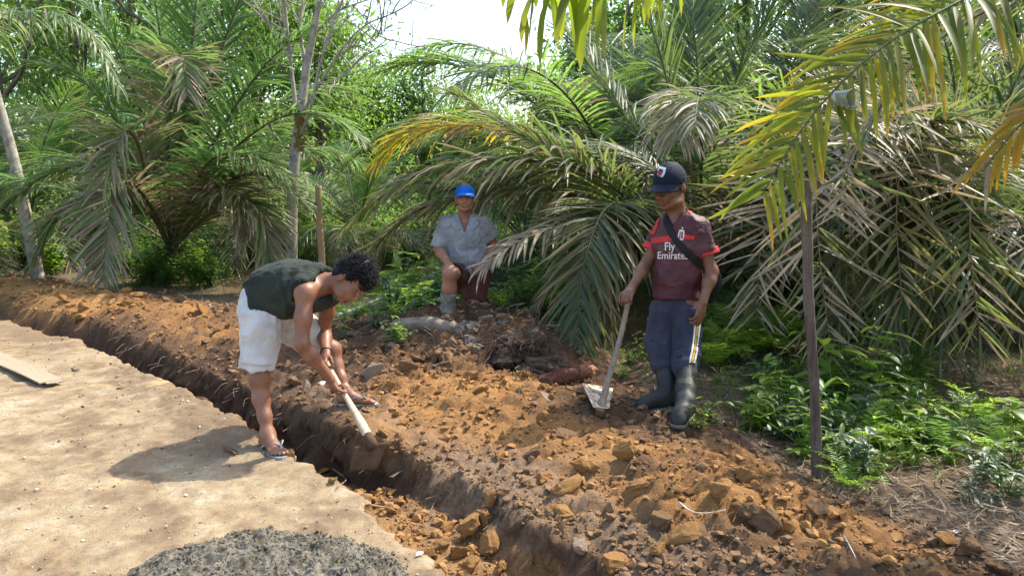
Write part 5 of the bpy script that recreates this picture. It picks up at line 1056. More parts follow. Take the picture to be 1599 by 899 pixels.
def palm_trunk(parent, base, h, r, seed):
    S = spline([base - V3(0, 0, .15), base + V3(0, 0, h * .5), base + V3(0.03, 0, h)], 14); V, Fs = tube(S, np.interp(np.linspace(0, 1, 14), [0, .3, .8, 1], [r * 1.15, r, r * 1.05, r * .7]), 14); ax = np.concatenate([np.repeat(S, 14, 0), S[:1], S[-1:]]); V = V + (V - ax) * (.35 * vnoise(V * 6, seed) + .25 * vnoise(V * 14, seed + 1))[:, None]; mb = MB(); mb.add(V, Fs); tr = link('trunk', mb.mesh('trunk', M_PTRUNK), parent)
    rng = np.random.default_rng(seed)
    for i in range(22):                  # cut leaf bases
        a = i * 2.4; z = base[2] + h * (.1 + .85 * i / 22); c = V3(base[0] + math.cos(a) * r * .85, base[1] + math.sin(a) * r * .85, z); d = V3(math.cos(a) * .7, math.sin(a) * .7, .75); mb = MB(); mb.add(*tube([c - d * .05, c + d * .09, c + d * .17], [.055, .045, .022], 6, True, .55)); link('leaf_base', mb.mesh('leaf_base', M_PTRUNK), tr)
    return tr

# ---- the big palm behind the standing man: crown at about (1085, 405) -----------------------------------------------
palmC = thing('oil_palm', 'large low oil palm behind the standing man, its fronds arching over the kneeling man', 'palm', group='oil palms'); cb = at(1090, 470, 8.0); cb[2] = .05; palm_trunk(palmC, cb, .85, .26, 3); cc_ = cb + V3(0, 0, .85)
def pp(*pts): return [cc_ + V3(0, 0, -.1)] + [at(x, y, Y) for x, y, Y in pts]
GRN = (M_PALM_C, M_RACHIS, M_PALM_D); YEL = (M_PALM_Y, M_RACHIS, M_PALM_D); DRY = (M_PALM_D, M_RACHIS_D)
hero = [  # path after the crown, leaflets, length, width, droop, tint, mats, split, dead share
 ([(1020, 320, 7.5), (925, 265, 7.2), (820, 215, 7.0), (715, 150, 6.9)], 78, .78, .036, .35, .40, GRN, False, .10),
 ([(1010, 330, 7.3), (900, 262, 6.9), (770, 250, 6.7), (650, 275, 6.6), (560, 335, 6.6)], 84, .80, .040, .55, .66, GRN, False, .25),
 ([(1000, 350, 7.2), (880, 300, 7.0), (760, 300, 6.85), (650, 330, 6.8), (575, 395, 6.8)], 80, .75, .038, .75, .70, GRN, False, .55),
 ([(1005, 345, 7.6), (890, 250, 7.8), (760, 200, 8.0), (650, 205, 8.2), (590, 250, 8.3)], 80, .8, .036, .5, .75, YEL, False, .2),
 ([(1000, 330, 7.0), (950, 322, 6.3), (918, 390, 5.9), (903, 480, 5.7), (905, 572, 5.55)], 74, .62, .034, .30, .65, (M_PALM_C, M_RACHIS, M_PALM_D), True, .3),
 ([(1000, 380, 7.0), (905, 352, 6.5), (835, 366, 6.2), (785, 392, 6.05), (752, 420, 6.0)], 40, .42, .036, .55, .80, DRY, True, 0),
 ([(1060, 250, 7.9), (1040, 120, 7.9), (1005, 0, 7.9), (985, -90, 7.9)], 84, .7, .034, .18, .12, GRN, False, .05),
 ([(1040, 270, 8.0), (960, 160, 8.2), (900, 70, 8.4), (850, 0, 8.5)], 80, .72, .034, .2, .2, GRN, False, .05),
 ([(1110, 250, 7.8), (1150, 130, 7.8), (1200, 20, 7.8), (1250, -70, 7.8)], 84, .78, .036, .18, .10, GRN, False, .0),
 ([(1085, 260, 8.2), (1090, 130, 8.5), (1080, 20, 8.7), (1060, -80, 9.0)], 84, .7, .034, .15, .12, GRN, False, .0),
 ([(1120, 300, 7.6), (1190, 220, 7.5), (1280, 160, 7.4), (1380, 140, 7.4)], 72, .75, .034, .45, .45, GRN, False, .1),
 ([(1120, 330, 7.4), (1200, 280, 7.0), (1290, 280, 6.8), (1370, 330, 6.7)], 70, .70, .032, .6, .7, GRN, False, .5),
 ([(1110, 370, 7.3), (1180, 340, 6.8), (1260, 360, 6.5), (1320, 430, 6.4)], 66, .66, .032, .6, .8, (M_PALM_D, M_RACHIS_D), False, .6),
 ([(1040, 360, 7.3), (985, 370, 6.6), (945, 430, 6.3), (940, 520, 6.2)], 60, .60, .032, .6, .55, GRN, False, .4),
 ([(1030, 300, 8.3), (935, 240, 8.7), (830, 215, 9.2), (740, 235, 9.6)], 76, .75, .034, .4, .35, GRN, False, .0),
 ([(1035, 330, 8.2), (940, 280, 8.6), (830, 270, 9.0), (730, 310, 9.3)], 70, .7, .034, .6, .5, GRN, False, .2),
 ([(1075, 230, 7.3), (1060, 140, 7.0), (1062, 175, 6.5), (1060, 215, 6.3)], 26, .55, .030, .55, .85, (M_PALM_D, M_RACHIS_D), False, 0),
 ([(1130, 300, 8.4), (1230, 190, 8.8), (1330, 110, 9.2), (1440, 70, 9.6)], 72, .75, .034, .4, .4, GRN, False, .1),
 ([(1010, 390, 7.0), (950, 400, 6.7), (880, 430, 6.5), (835, 480, 6.45)], 56, .55, .032, .7, .7, (M_PALM_D, M_RACHIS_D), False, .5)]
for i, (pth, n, L, w, dr, tn, mt, sp, dd) in enumerate(hero):
    put_frond(palmC, pp(*pth), mt, sp, tint=tn, dead=dd, n=int(n * 1.3), L=L, wd=w * .80, droop=dr, seed=500 + i, up=V3(0, -.45, 1) if i in (4, 5) else None, bare=.20 if i not in (16,) else .72, rad0=.026)
for i in range(12): put_frond(palmC, auto_path(cc_, i * .53 + .2, rad(62 - (i % 4) * 16), 3.0 if not 2.0 < (i * .53 + .2) < 4.0 else 2.0, 1.5 + .3 * (i % 3)), GRN, False, tint=.35, dead=.1, n=78, L=.66, wd=.027, droop=.5, seed=560 + i, bare=.2)

# ---- the palm at left: crown at about (275, 370) --------------------------------------------------------------------
palmL = thing('oil_palm', 'tall bushy oil palm at left with pale drooping lower fronds', 'palm', group='oil palms'); lb = at(268, 420, 11.5); lb[2] = .05; palm_trunk(palmL, lb, .5, .17, 5); cl_ = lb + V3(0, 0, .55)
def pl(*pts): return [cl_ + V3(0, 0, -.1)] + [at(x, y, Y) for x, y, Y in pts]
LG = (M_PALM_L, M_RACHIS, M_PALM_D)
heroL = [([(262, 230, 11.4), (255, 100, 11.3), (240, -10, 11.2), (225, -90, 11)], .4, .0), ([(300, 230, 11.3), (335, 110, 11.1), (370, 10, 11), (400, -70, 10.9)], .55, .0), ([(310, 270, 11.2), (365, 170, 11), (425, 90, 10.8), (480, 50, 10.7)], .6, .0),
 ([(315, 290, 11), (380, 220, 10.7), (450, 180, 10.5), (520, 185, 10.4), (560, 215, 10.3)], .65, .05), ([(240, 250, 11.3), (205, 130, 11.2), (160, 40, 11), (110, -20, 11)], .4, .0), ([(230, 270, 11.2), (175, 180, 11), (120, 120, 10.8), (60, 100, 10.7)], .35, .05),
 ([(235, 300, 10.9), (215, 225, 10.4), (195, 205, 10.1), (178, 240, 9.9), (160, 290, 9.8)], .85, .35), ([(240, 330, 10.8), (205, 285, 10.3), (180, 300, 10), (168, 360, 9.8), (160, 440, 9.7)], .85, .5), ([(225, 300, 11), (150, 260, 10.7), (80, 270, 10.5), (20, 310, 10.4)], .75, .7),
 ([(230, 330, 10.9), (160, 310, 10.5), (90, 340, 10.3), (60, 400, 10.2)], .8, .8), ([(320, 320, 10.9), (370, 275, 10.5), (430, 280, 10.3), (480, 320, 10.2)], .75, .7), ([(320, 340, 10.7), (370, 310, 10.3), (410, 340, 10.1), (420, 405, 10)], .85, .85), ([(310, 330, 10.8), (345, 290, 10.4), (370, 310, 10.2), (385, 370, 10.1)], .8, .8),
 ([(285, 200, 11.2), (300, 70, 11), (310, -40, 11), (315, -120, 11)], .45, 0), ([(262, 240, 11.0), (272, 110, 10.6), (285, 90, 10.2), (292, 150, 9.9)], .9, .4), ([(300, 300, 10.6), (330, 250, 10.1), (380, 240, 9.8), (440, 270, 9.6)], .6, .3)]
for i, (pth, tn, dd) in enumerate(heroL): put_frond(palmL, pl(*pth), LG, False, tint=tn * .62, dead=dd * (1.3 if i in (6, 7, 12, 14) else .42), n=92, L=.78, wd=.034, ang=(1.15, .6), droop=.42 if i not in (6, 7) else .25, seed=600 + i, bare=.24, rad0=.042, up=V3(0, -.6, 1) if i in (6, 7) else None)
for i in range(7): put_frond(palmL, auto_path(cl_, i * .53 + .1, rad(66 - (i % 4) * 15), 3.9, 1.4 + .3 * (i % 3)), LG, False, tint=.4, dead=.15, n=80, L=.8, wd=.030, droop=.6, seed=660 + i, bare=.18)

# ---- right-hand palms: a dry tangle at the right edge and the overhead fronds ------------------------------------------
palmR = thing('oil_palm', 'oil palm at the right edge with a tangle of dry silvery fronds', 'palm', group='oil palms'); rb = at(1530, 520, 6.6); rb[2] = .05; palm_trunk(palmR, rb, .9, .27, 7); cr_ = rb + V3(0, 0, .85)
def prr(*pts): return [cr_ + V3(0, 0, -.1)] + [at(x, y, Y) for x, y, Y in pts]
RG = (M_PALM_C, M_RACHIS, M_PALM_D)
heroR = [([(1470, 280, 6.2), (1400, 230, 5.9), (1310, 240, 5.7), (1230, 290, 5.6)], .75, .75, RG), ([(1460, 310, 6.0), (1380, 280, 5.6), (1300, 310, 5.4), (1230, 370, 5.3)], .8, .85, RG), ([(1470, 330, 5.9), (1400, 320, 5.5), (1340, 370, 5.3), (1300, 440, 5.2)], .8, .7, RG), ([(1480, 340, 5.8), (1430, 350, 5.4), (1400, 420, 5.2), (1390, 520, 5.1)], .6, .3, RG),
 ([(1440, 240, 6.4), (1370, 170, 6.3), (1280, 150, 6.2), (1200, 190, 6.2)], .6, .4, RG), ([(1500, 200, 6.4), (1480, 80, 6.3), (1440, -20, 6.2), (1400, -90, 6.1)], .5, .05, RG), ([(1560, 210, 6.3), (1600, 100, 6.2), (1660, 20, 6.1), (1720, -20, 6)], .5, .05, RG), ([(1500, 350, 5.7), (1470, 380, 5.3), (1460, 450, 5.1), (1470, 540, 5)], .55, .2, RG),
 ([(1560, 340, 5.8), (1590, 350, 5.4), (1600, 420, 5.2), (1590, 500, 5.1)], .6, .3, RG), ([(1490, 260, 5.9), (1440, 200, 5.4), (1500, 190, 5.0), (1580, 230, 4.8)], .7, .5, RG), ([(1455, 290, 6.6), (1360, 240, 6.8), (1260, 260, 7), (1170, 330, 7.1)], .6, .5, RG), ([(1450, 330, 6.4), (1350, 330, 6.3), (1250, 390, 6.2), (1180, 450, 6.2)], .8, .8, RG), ([(1470, 300, 6.2), (1400, 260, 5.8), (1350, 290, 5.5), (1330, 350, 5.35)], .9, .9, RG), ([(1480, 350, 6.1), (1420, 360, 5.8), (1350, 430, 5.6), (1310, 500, 5.5)], .7, .5, RG)]
for i, (pth, tn, dd, mt) in enumerate(heroR): put_frond(palmR, prr(*pth), mt, False, tint=tn * .75, dead=dd * .55, n=88, L=.60, wd=.024, droop=.42 if dd > .4 else .35, seed=700 + i, bare=.15, rad0=.022, jit=1.9)
for i in range(10): put_frond(palmR, auto_path(cr_, i * .63, rad(66 - (i % 4) * 15), 2.6, 1.5 + .3 * (i % 3)), RG, False, tint=.5, dead=.3, n=70, L=.6, wd=.025, droop=.6, seed=760 + i, bare=.18)
for i, (pth, L_, tn, mt) in enumerate([([(1400, 190, 5.5), (1300, 205, 5.15), (1276, 270, 5.0), (1280, 400, 4.95), (1300, 565, 4.9)], .62, .85, (M_PALM_D, M_RACHIS_D, M_PALM_C)), ([(1480, 230, 5.4), (1420, 240, 5.0), (1400, 320, 4.85), (1408, 470, 4.8)], .60, .7, (M_PALM_C, M_RACHIS_D, M_PALM_D)), ([(1540, 250, 5.2), (1520, 280, 4.8), (1515, 380, 4.65), (1530, 520, 4.6)], .58, .8, (M_PALM_C, M_RACHIS_D, M_PALM_D)),
        ([(1330, 250, 5.8), (1230, 290, 5.6), (1190, 380, 5.5), (1180, 500, 5.45)], .60, .8, (M_PALM_D, M_RACHIS_D, M_PALM_C)), ([(1460, 200, 5.3), (1370, 190, 4.9), (1330, 240, 4.7), (1318, 330, 4.6)], .5, .9, (M_PALM_D, M_RACHIS_D, M_PALM_C))]):
    put_frond(palmR, prr(*pth), mt, False, tint=tn, dead=.35, n=60, L=L_, wd=.021, droop=.12, seed=780 + i, bare=.34, rad0=.017, ang=(1.25, .8), jit=1.8, vee=.5, up=V3(-.3, -.8, .5))
# overhead fronds of a palm standing outside the picture to the right
palmO = thing('oil_palm', 'near oil palm whose sunlit yellow-green fronds hang into the top right corner', 'palm', group='oil palms'); ob = V3(4.3, 3.6, .05); palm_trunk(palmO, ob, 1.5, .26, 9); co_ = ob + V3(0, 0, 1.5)
big = put_frond(palmO, [co_, at(1900, -60, 3.3), at(1700, -90, 3.05), at(1540, -18, 2.9), at(1400, 58, 2.82), at(1305, 138, 2.78), at(1238, 222, 2.74), at(1190, 305, 2.7)], (M_PALM_Y, M_RACHIS), True, label='sunlit yellow-green frond nearest the camera', tint=.27, n=128, L=.46, wd=.022, droop=.42, seed=801, bare=.22, rad0=.020, vee=.05, up=V3(-.25, -.75, .75), short0=.6, ang=(1.5, .75), segs=6)
put_frond(palmO, [co_, at(1850, 120, 3.2), at(1720, 130, 3.0), at(1610, 180, 2.9), at(1540, 260, 2.85)], (M_PALM_Y, M_RACHIS, M_PALM_D), False, tint=.75, dead=.3, n=50, L=.40, wd=.024, droop=.7, seed=802, bare=.2, up=V3(-.3, -.4, .85))
put_frond(palmO, [co_, V3(3.6, 3.2, 3.0), V3(2.4, 2.9, 3.2), at(1010, -75, 2.62), at(930, -35, 2.60), at(868, -28, 2.72), at(815, -42, 3.0)], (M_PALM_Y, M_RACHIS), True, tint=.02, n=21, L=.34, wd=.040, droop=3.4, seed=803, bare=.80, rad0=.018, vee=.0, short0=.9, ang=(1.3, .9), segs=6)
put_frond(palmO, [co_, at(1800, 10, 4.2), at(1650, -20, 4.4), at(1500, 40, 4.5), at(1400, 130, 4.6), at(1340, 230, 4.6)], (M_PALM_C, M_RACHIS, M_PALM_D), False, tint=.6, dead=.35, n=62, L=.5, wd=.028, droop=.55, seed=804, bare=.2)
for i in [k for k in range(11) if not .9 < -.6 + k * .42 < 2.8]: put_frond(palmO, auto_path(co_, -.6 + i * .42, rad(64 - (i % 3) * 15), 2.9, 1.5 + .25 * (i % 3)), (M_PALM_C, M_RACHIS, M_PALM_D), False, tint=.5, dead=.15, n=52, L=.6, wd=.032, droop=.55, seed=820 + i, bare=.18)
# ================================================================== more palms, trees, weeds, ferns, grass, litter
PROTO = []
for i, (el, L_, dr) in enumerate([(78, 3.5, .8), (66, 3.7, 1.2), (52, 3.7, 1.5), (38, 3.5, 1.7), (22, 3.2, 1.7), (4, 2.8, 1.5), (60, 3.9, 1.7), (30, 3.3, 2.0)]):
    rv, lf = frond_geo(auto_path(V3(0, 0, 0), 0.0, rad(el), L_, dr), n=88, L=.68, wd=.025, droop=.28 + .06 * i, seed=900 + i, bare=.17, rad0=.026, segs=4); mb = MB(); mb.add(*rv, .4, 1)
    for V, Fq, t, sd, r in lf: mb.add(V, Fq, np.clip(.45 + (r - .5) * .5, 0, 1), 2 if r < (.5 if el < 25 else .10) else 0)
    PROTO.append((el, {k: mb.mesh('frond', [m, M_RACHIS, M_PALM_D], True) for k, m in (('far', M_PALM_F), ('olive', M_PALM_C))}))
def filler_palm(px, py, Y, label, n=20, s=1.0, kind='far', lo=0, hi=90, h=.6, seed=0):
    rng = np.random.default_rng(seed); t = thing('oil_palm', label, 'palm', group='oil palms'); b = at(px, py, Y); b[2] = .03; palm_trunk(t, b, h, .19, seed); c = b + V3(0, 0, h)
    for i in range(n):
        el, mm = PROTO[[0, 2, 4, 1, 3, 5, 6, 7][i % 8]]; o = link('frond', mm[kind], t, loc=c + V3(0, 0, -.08 * (i % 4))); o.rotation_euler = (rng.normal() * .06, rng.normal() * .08, i * 2.399 + rng.normal() * .2); o.scale = (s * rng.uniform(.9, 1.12),) * 3
    return t
filler_palm(45, 400, 15.0, 'oil palm behind the pale leaning trunk at the far left', 22, 1.1, 'far', seed=21); edge_palm = filler_palm(-150, 420, 11.5, 'oil palm half outside the left edge of the picture', 20, 1.0, 'olive', seed=22)
filler_palm(390, 390, 14.5, 'oil palm just left of the tall bare-topped tree', 20, .9, 'far', seed=23); filler_palm(560, 395, 13.6, 'oil palm just right of the tall bare-topped tree', 20, .66, 'far', seed=24)
filler_palm(660, 400, 15.0, 'low oil palm straight behind the kneeling man', 18, .6, 'far', seed=25); filler_palm(820, 410, 12.0, 'oil palm behind the long fronds right of the kneeling man', 18, .72, 'olive', seed=26)
filler_palm(960, 410, 11.5, 'tall oil palm seen over the cap of the standing man', 24, 1.25, 'far', h=1.4, seed=27); filler_palm(1190, 430, 11.0, 'oil palm between the standing man and the dark post', 24, 1.15, 'olive', h=1.2, seed=28)
filler_palm(1370, 440, 10.5, 'oil palm behind the dry fronds right of the dark post', 24, 1.2, 'far', h=1.3, seed=29); filler_palm(1640, 460, 9.0, 'oil palm half outside the right edge of the picture', 22, 1.1, 'olive', h=1.2, seed=30)
filler_palm(190, 400, 17.0, 'oil palm farther back left of the bushy palm', 20, 1.3, 'far', h=1.5, seed=31)

put_frond(edge_palm, [V3(*edge_palm.location) if False else at(-150, 400, 11.5), at(-120, 150, 10.6), at(-40, 35, 9.8), at(60, 15, 9.3), at(135, 45, 9.0), at(185, 135, 8.8)], (M_PALM_L, M_RACHIS, M_PALM_D), False, tint=.6, dead=.12, n=90, L=.62, wd=.028, droop=1.5, seed=881, bare=.3, rad0=.03)
# broadleaf trees
M_LEAF1 = leaf_mat('broadleaf_bright', [(.036, .088, .018), (.070, .140, .028), (.12, .20, .045)], (.36, .56, .07), .44, .45, .4); M_LEAF2 = leaf_mat('broadleaf_deep', [(.030, .075, .022), (.055, .115, .032), (.09, .165, .046)], (.30, .50, .07), .46, .42, .45)
M_LEAF3 = leaf_mat('weed_leaf', [(.050, .12, .016), (.10, .19, .026), (.16, .26, .040), (.24, .30, .06)], (.54, .72, .06), .5, .40, .45); M_LEAF4 = leaf_mat('blue_green_leaf', [(.045, .085, .045), (.08, .13, .07), (.13, .18, .11)], (.2, .32, .12), .3, .45, .45)
M_BARK = wood_mat('pale_mottled_bark', (.21, .185, .15), (.42, .385, .325), (7, 7, 3), .9, (.07, .06, .05), .9); M_BARKD = wood_mat('grey_brown_bark', (.085, .070, .055), (.19, .16, .13), (9, 9, 2), .9, None, .9)
def grow(base, d, L, r, depth, rng, segs, tips, spread=.6, up=.12, kids=(2, 4)):
    pts = [base]; dd = unit(d); n = 5
    for i in range(n): dd = unit(dd + rng.normal(size=3) * .12 + V3(0, 0, up)); pts.append(pts[-1] + dd * L / n)
    segs.append((np.array(pts), np.linspace(r, r * .62, n + 1)))
    if depth == 0: tips.append((pts[-1], dd)); tips.append((pts[3], dd)); return
    for k in range(rng.integers(*kids)):
        q = pts[rng.integers(3, n + 1)]; grow(q, unit(dd + rng.normal(size=3) * spread), L * rng.uniform(.55, .8), r * .58, depth - 1, rng, segs, tips, spread, up, kids)
def leaves(tips, rng, per, rad_, size, flat=.8, stalk=None):
    n = len(tips) * per; c = np.repeat(np.array([t[0] for t in tips]), per, 0); off = rng.normal(size=(n, 3)) * V3(rad_, rad_, rad_ * flat) * (.4 + .8 * rng.random((n, 1))); p = c + off
    a = rng.random(n) * 6.283; tilt = rng.normal(size=n) * .5 - .35; d = np.stack([np.cos(a) * np.cos(tilt), np.sin(a) * np.cos(tilt), np.sin(tilt)], -1); sd = np.stack([-np.sin(a), np.cos(a), rng.normal(size=n) * .3], -1); up = np.cross(d, sd); s = size * rng.uniform(.6, 1.25, n)[:, None]
    V = np.stack([p, p + d * s * .45 + sd * s * .22 + up * s * .06, p + d * s - up * s * .12, p + d * s * .45 - sd * s * .22 + up * s * .06], 1).reshape(-1, 3); i = np.arange(n)[:, None] * 4
    return V, np.concatenate([i + [[0, 1, 2]], i + [[0, 2, 3]]]), np.repeat(np.clip(rng.random(n) * .6 + .2 + .25 * (np.repeat(rng.random(len(tips)), per) - .5), 0, 1), 4)
def tree(px, py, Y, H, r, label, mat, bark, seed, lean=(0, 0), per=46, lsize=.14, lrad=.42, first=.35, depth=2, kids=(3, 5), group='broadleaf trees', spread=.75, name='broadleaf_tree', crown=True):
    rng = np.random.default_rng(seed); t = thing(name, label, 'tree', group=group); b = at(px, py, Y); b[2] = .0; segs, tips = [], []
    S = spline([b - V3(0, 0, .1), b + V3(lean[0] * .3, lean[1] * .3, H * .33), b + V3(lean[0] * .75, lean[1] * .75, H * .66), b + V3(lean[0], lean[1], H)], 16); segs.append((S, np.linspace(r, r * .4, 16)))
    for k in range(int(9 * (1 - first)) + 3):
        f = first + (1 - first) * (k + .5) / (int(9 * (1 - first)) + 3); q = S[min(15, int(f * 15))]; a = k * 2.4 + rng.random(); grow(q, V3(math.cos(a), math.sin(a), .55), H * .26 * (1.15 - .5 * f), r * .42, depth - 1, rng, segs, tips, spread, .10, kids)
    grow(S[-1], V3(lean[0] * .1, 0, 1), H * .2, r * .4, depth - 1, rng, segs, tips, spread, .1, kids)
    mb = MB()
    for P_, R_ in segs: mb.add(*tube(P_, R_, 7 if R_[0] > .03 else 5, False))
    link('trunk', mb.mesh('trunk', bark, True), t)
    if crown and per: V, Fc, tn = leaves(tips, rng, per, lrad, lsize); link('crown', mesh_np('crown', V, Fc, False, {'tint': tn}, [mat]), t)
    return t
for i, a in enumerate([(20, 400, 19, 8.5, .16, 'bright broadleaf tree filling the top left corner', M_LEAF1), (140, 400, 21, 9.0, .18, 'bright green tree behind the left palms', M_LEAF1), (320, 400, 20, 8.8, .18, 'bright green tree rising behind the bushy left palm', M_LEAF1), (410, 400, 23, 9, .18, 'deep green tree behind the bare-topped tree', M_LEAF2),
        (505, 400, 20, 5.2, .16, 'rounded bright tree right of the bare-topped tree', M_LEAF1), (585, 395, 26, 3.9, .16, 'tree with drooping twigs at the left side of the sky gap', M_LEAF2), (665, 395, 25, 4.3, .16, 'round-crowned tree standing in the gap of open sky', M_LEAF2), (740, 395, 24, 3.2, .15, 'low tree at the foot of the sky gap', M_LEAF2),
        (930, 400, 20, 4.2, .17, 'tree behind the palm fronds right of the sky gap', M_LEAF2), (1020, 400, 18, 7.0, .18, 'deep green tree behind the tall palm', M_LEAF2), (1150, 400, 19, 7.5, .18, 'bright tree behind the palm at right centre', M_LEAF1), (1290, 400, 17, 7, .18, 'deep green tree behind the dark post', M_LEAF2), (1440, 400, 16, 7, .18, 'bright tree behind the right palm', M_LEAF1), (1600, 420, 14, 6.5, .18, 'deep green tree at the right edge', M_LEAF2), (230, 400, 25, 9.5, .18, 'tall deep green tree far behind the left palm', M_LEAF2)]):
    tree(*a, M_BARKD, 1000 + i, per=95, lsize=.17, lrad=.55, first=.22)
# the pale leaning trunk at far left and the tall bare-topped tree
tree(60, 424, 11.6, 5.4, .10, 'pale slender trunk leaning left at the far left edge', M_LEAF2, M_BARK, 1101, lean=(-.85, .2), per=40, lsize=.15, lrad=.4, first=.85, group='slender pale trees', name='slender_tree')
def bare_tree():
    t = thing('slender_tree', 'tall slender mottled tree with bare forked branches above the bent man', 'tree', group='slender pale trees'); Y = 10.6; rng = np.random.default_rng(4); mb = MB(); segs, tips = [], []
    S = spline([at(455, 412, Y), at(456, 330, Y), at(460, 250, Y), at(468, 190, Y)], 20); S[0, 2] = -.1; V, Fs = tube(S, np.linspace(.085, .070, 20), 12); mb.add(V, Fs)
    for pth, r in (([(468, 190, Y), (478, 110, Y), (492, 40, Y - .1), (505, -40, Y - .2)], .075), ([(466, 205, Y), (455, 110, Y + .1), (447, 30, Y + .1), (440, -50, Y)], .058), ([(470, 180, Y), (500, 130, Y - .2), (535, 75, Y - .4), (570, 40, Y - .5), (612, 22, Y - .6)], .036), ([(480, 110, Y), (470, 50, Y + .2), (476, -30, Y + .3)], .04),
                   ([(490, 55, Y), (525, 20, Y), (560, 5, Y), (600, -8, Y)], .03), ([(452, 90, Y), (420, 40, Y + .1), (395, 0, Y + .2), (380, -40, Y + .2)], .03), ([(462, 230, Y), (485, 170, Y - .2), (497, 110, Y - .3), (520, 40, Y - .4), (535, -30, Y - .4)], .04), ([(535, 75, Y - .4), (575, 68, Y - .5), (600, 50, Y - .5)], .016), ([(500, 130, Y - .2), (535, 120, Y - .3), (560, 95, Y - .3)], .016)):
        P_ = spline([at(*q) for q in pth], 16); mb.add(*tube(P_, np.linspace(r, r * .35, 16) * (1 if r > .07 else .62), 7))
        for k in range(7): q = P_[rng.integers(5, 16)]; sg = []; grow(q, unit(P_[-1] - P_[4] + rng.normal(size=3) * .6), .55, .011, 1, rng, sg, tips, .6, .05, (1, 3)); [mb.add(*tube(a, b, 4, False)) for a, b in sg]
    link('trunk', mb.mesh('trunk', M_BARK, True), t); V, Fc, tn = leaves(tips[::3], rng, 3, .14, .09); link('crown', mesh_np('crown', V, Fc, False, {'tint': tn}, [M_LEAF2]), t)
    r2 = np.random.default_rng(9); mb = MB()           # moss on the trunk
    M_MOSS = simple_mat('ochre_moss', (.10, .075, .02), (.22, .16, .04), .95, 40, .6)
    for _ in range(40): mb.add(*lump_mesh(at(468 + r2.normal() * 4, r2.uniform(185, 235), Y - .085), V3(.03, .02, .04) * r2.uniform(.5, 1.1), np.eye(3), int(r2.integers(0, 99)), .4, 1))
    link('moss', mb.mesh('moss', M_MOSS), t)
bare_tree()

# leafy plants
def blade(L, w, n=5, fold=.18, curl=.35):
    t = np.linspace(0, 1, n + 1); wd = w * np.sin(np.pi * np.clip(t * .93 + .05, 0, 1)) ** .85; wd[-1] = w * .02; z = -curl * L * t ** 2; x = L * t
    V = np.stack([np.stack([x, wd * .5, z + fold * wd], -1), np.stack([x, 0 * x, z], -1), np.stack([x, -wd * .5, z + fold * wd], -1)], 1).reshape(-1, 3); i = np.arange(n)[:, None] * 3 + np.arange(2)[None]; return V, np.stack([i, i + 3, i + 4, i + 1], -1).reshape(-1, 4)
def leafy(seed, stems=7, H=.35, L=.09, w=.035, pairs=5, spread=.5, n=4):
    """stems and a list of leaves"""
    r = np.random.default_rng(seed); mbs = MB(); lv = []
    for s in range(stems):
        a = r.random() * 6.28; tl = abs(r.normal()) * spread; h = H * r.uniform(.5, 1.1); top = V3(math.cos(a) * tl * h, math.sin(a) * tl * h, h * math.cos(min(tl, 1.2))); b = V3(r.normal() * .02, r.normal() * .02, 0) * (H / .35); P_ = spline([b, b + top * .5 + V3(0, 0, h * .08), b + top], 8); mbs.add(*tube(P_, np.linspace(.004, .0018, 8) * max(1, H / .5), 5, False), .4)
        for k in range(pairs * 2):
            q = P_[min(7, 1 + int((k // 2 + 1) / pairs * 6.4))]; az = a + k * 1.57 + r.normal() * .4 + (math.pi if k % 2 else 0); e = r.uniform(-.1, .65); V, Fq = blade(L * r.uniform(.6, 1.2), w * r.uniform(.7, 1.2), n, .16, r.uniform(.1, .5)); c, s_ = math.cos(e), math.sin(e); V = V @ np.array([[c, 0, -s_], [0, 1, 0], [s_, 0, c]]).T @ np.eye(3); V = V @ rotz(az).T + q; lv.append((V, Fq, r.random()))
    return mbs, lv
def leafy_mesh(seed, mat, **k):
    mbs, lv = leafy(seed, **k); mb = MB(); mb.V, mb.F, mb.n, mb.t, mb.mi = mbs.V, mbs.F, mbs.n, mbs.t, mbs.mi
    for V, Fq, t in lv: mb.add(V, Fq, t)
    return mb.mesh('weed', mat, True)
WEED = [leafy_mesh(1200 + i, [M_LEAF3, M_LEAF3, M_LEAF4, M_LEAF2][i % 4], stems=5 + i % 4, H=.22 + .05 * (i % 3), L=.075 + .012 * (i % 3), w=.030 + .006 * (i % 2), pairs=4) for i in range(8)]
BUSH = [leafy_mesh(1300 + i, [M_LEAF3, M_LEAF2, M_LEAF1][i % 3], stems=26, H=.85, L=.13, w=.05, pairs=6, spread=.55, n=3) for i in range(6)]
def fern_mesh(seed, mat, n=9, L=.55):
    r = np.random.default_rng(seed); mb = MB()
    for i in range(n):
        rv, lf = frond_geo(auto_path(V3(0, 0, .02), i * 6.28 / n + r.normal() * .2, rad(r.uniform(35, 70)), L * r.uniform(.7, 1.1), 1.3, 5), n=24, L=L * .20, wd=L * .034, droop=.15, seed=seed * 20 + i, bare=.15, rad0=.004, ang=(1.4, .9), vee=.1, segs=2, short0=.7); mb.add(*rv, .3)
        for V, Fq, t, sd, q in lf: mb.add(V, Fq, q)
    return mb.mesh('fern', mat, True)
FERN = [fern_mesh(40 + i, M_LEAF3 if i != 2 else M_LEAF2, 9 + i) for i in range(4)]
def place(meshes, name, label, cat, group, xy, smin, smax, seed=0):
    r = np.random.default_rng(seed)
    for i, (x, y) in enumerate(xy):
        o = link(name, meshes[r.integers(0, len(meshes))], None, label, cat, group, loc=(x, y, tz(x, y) - .01)); o.rotation_euler = (r.normal() * .08, r.normal() * .08, r.random() * 6.28); s = r.uniform(smin, smax); o.scale = (s, s, s * r.uniform(.85, 1.2))
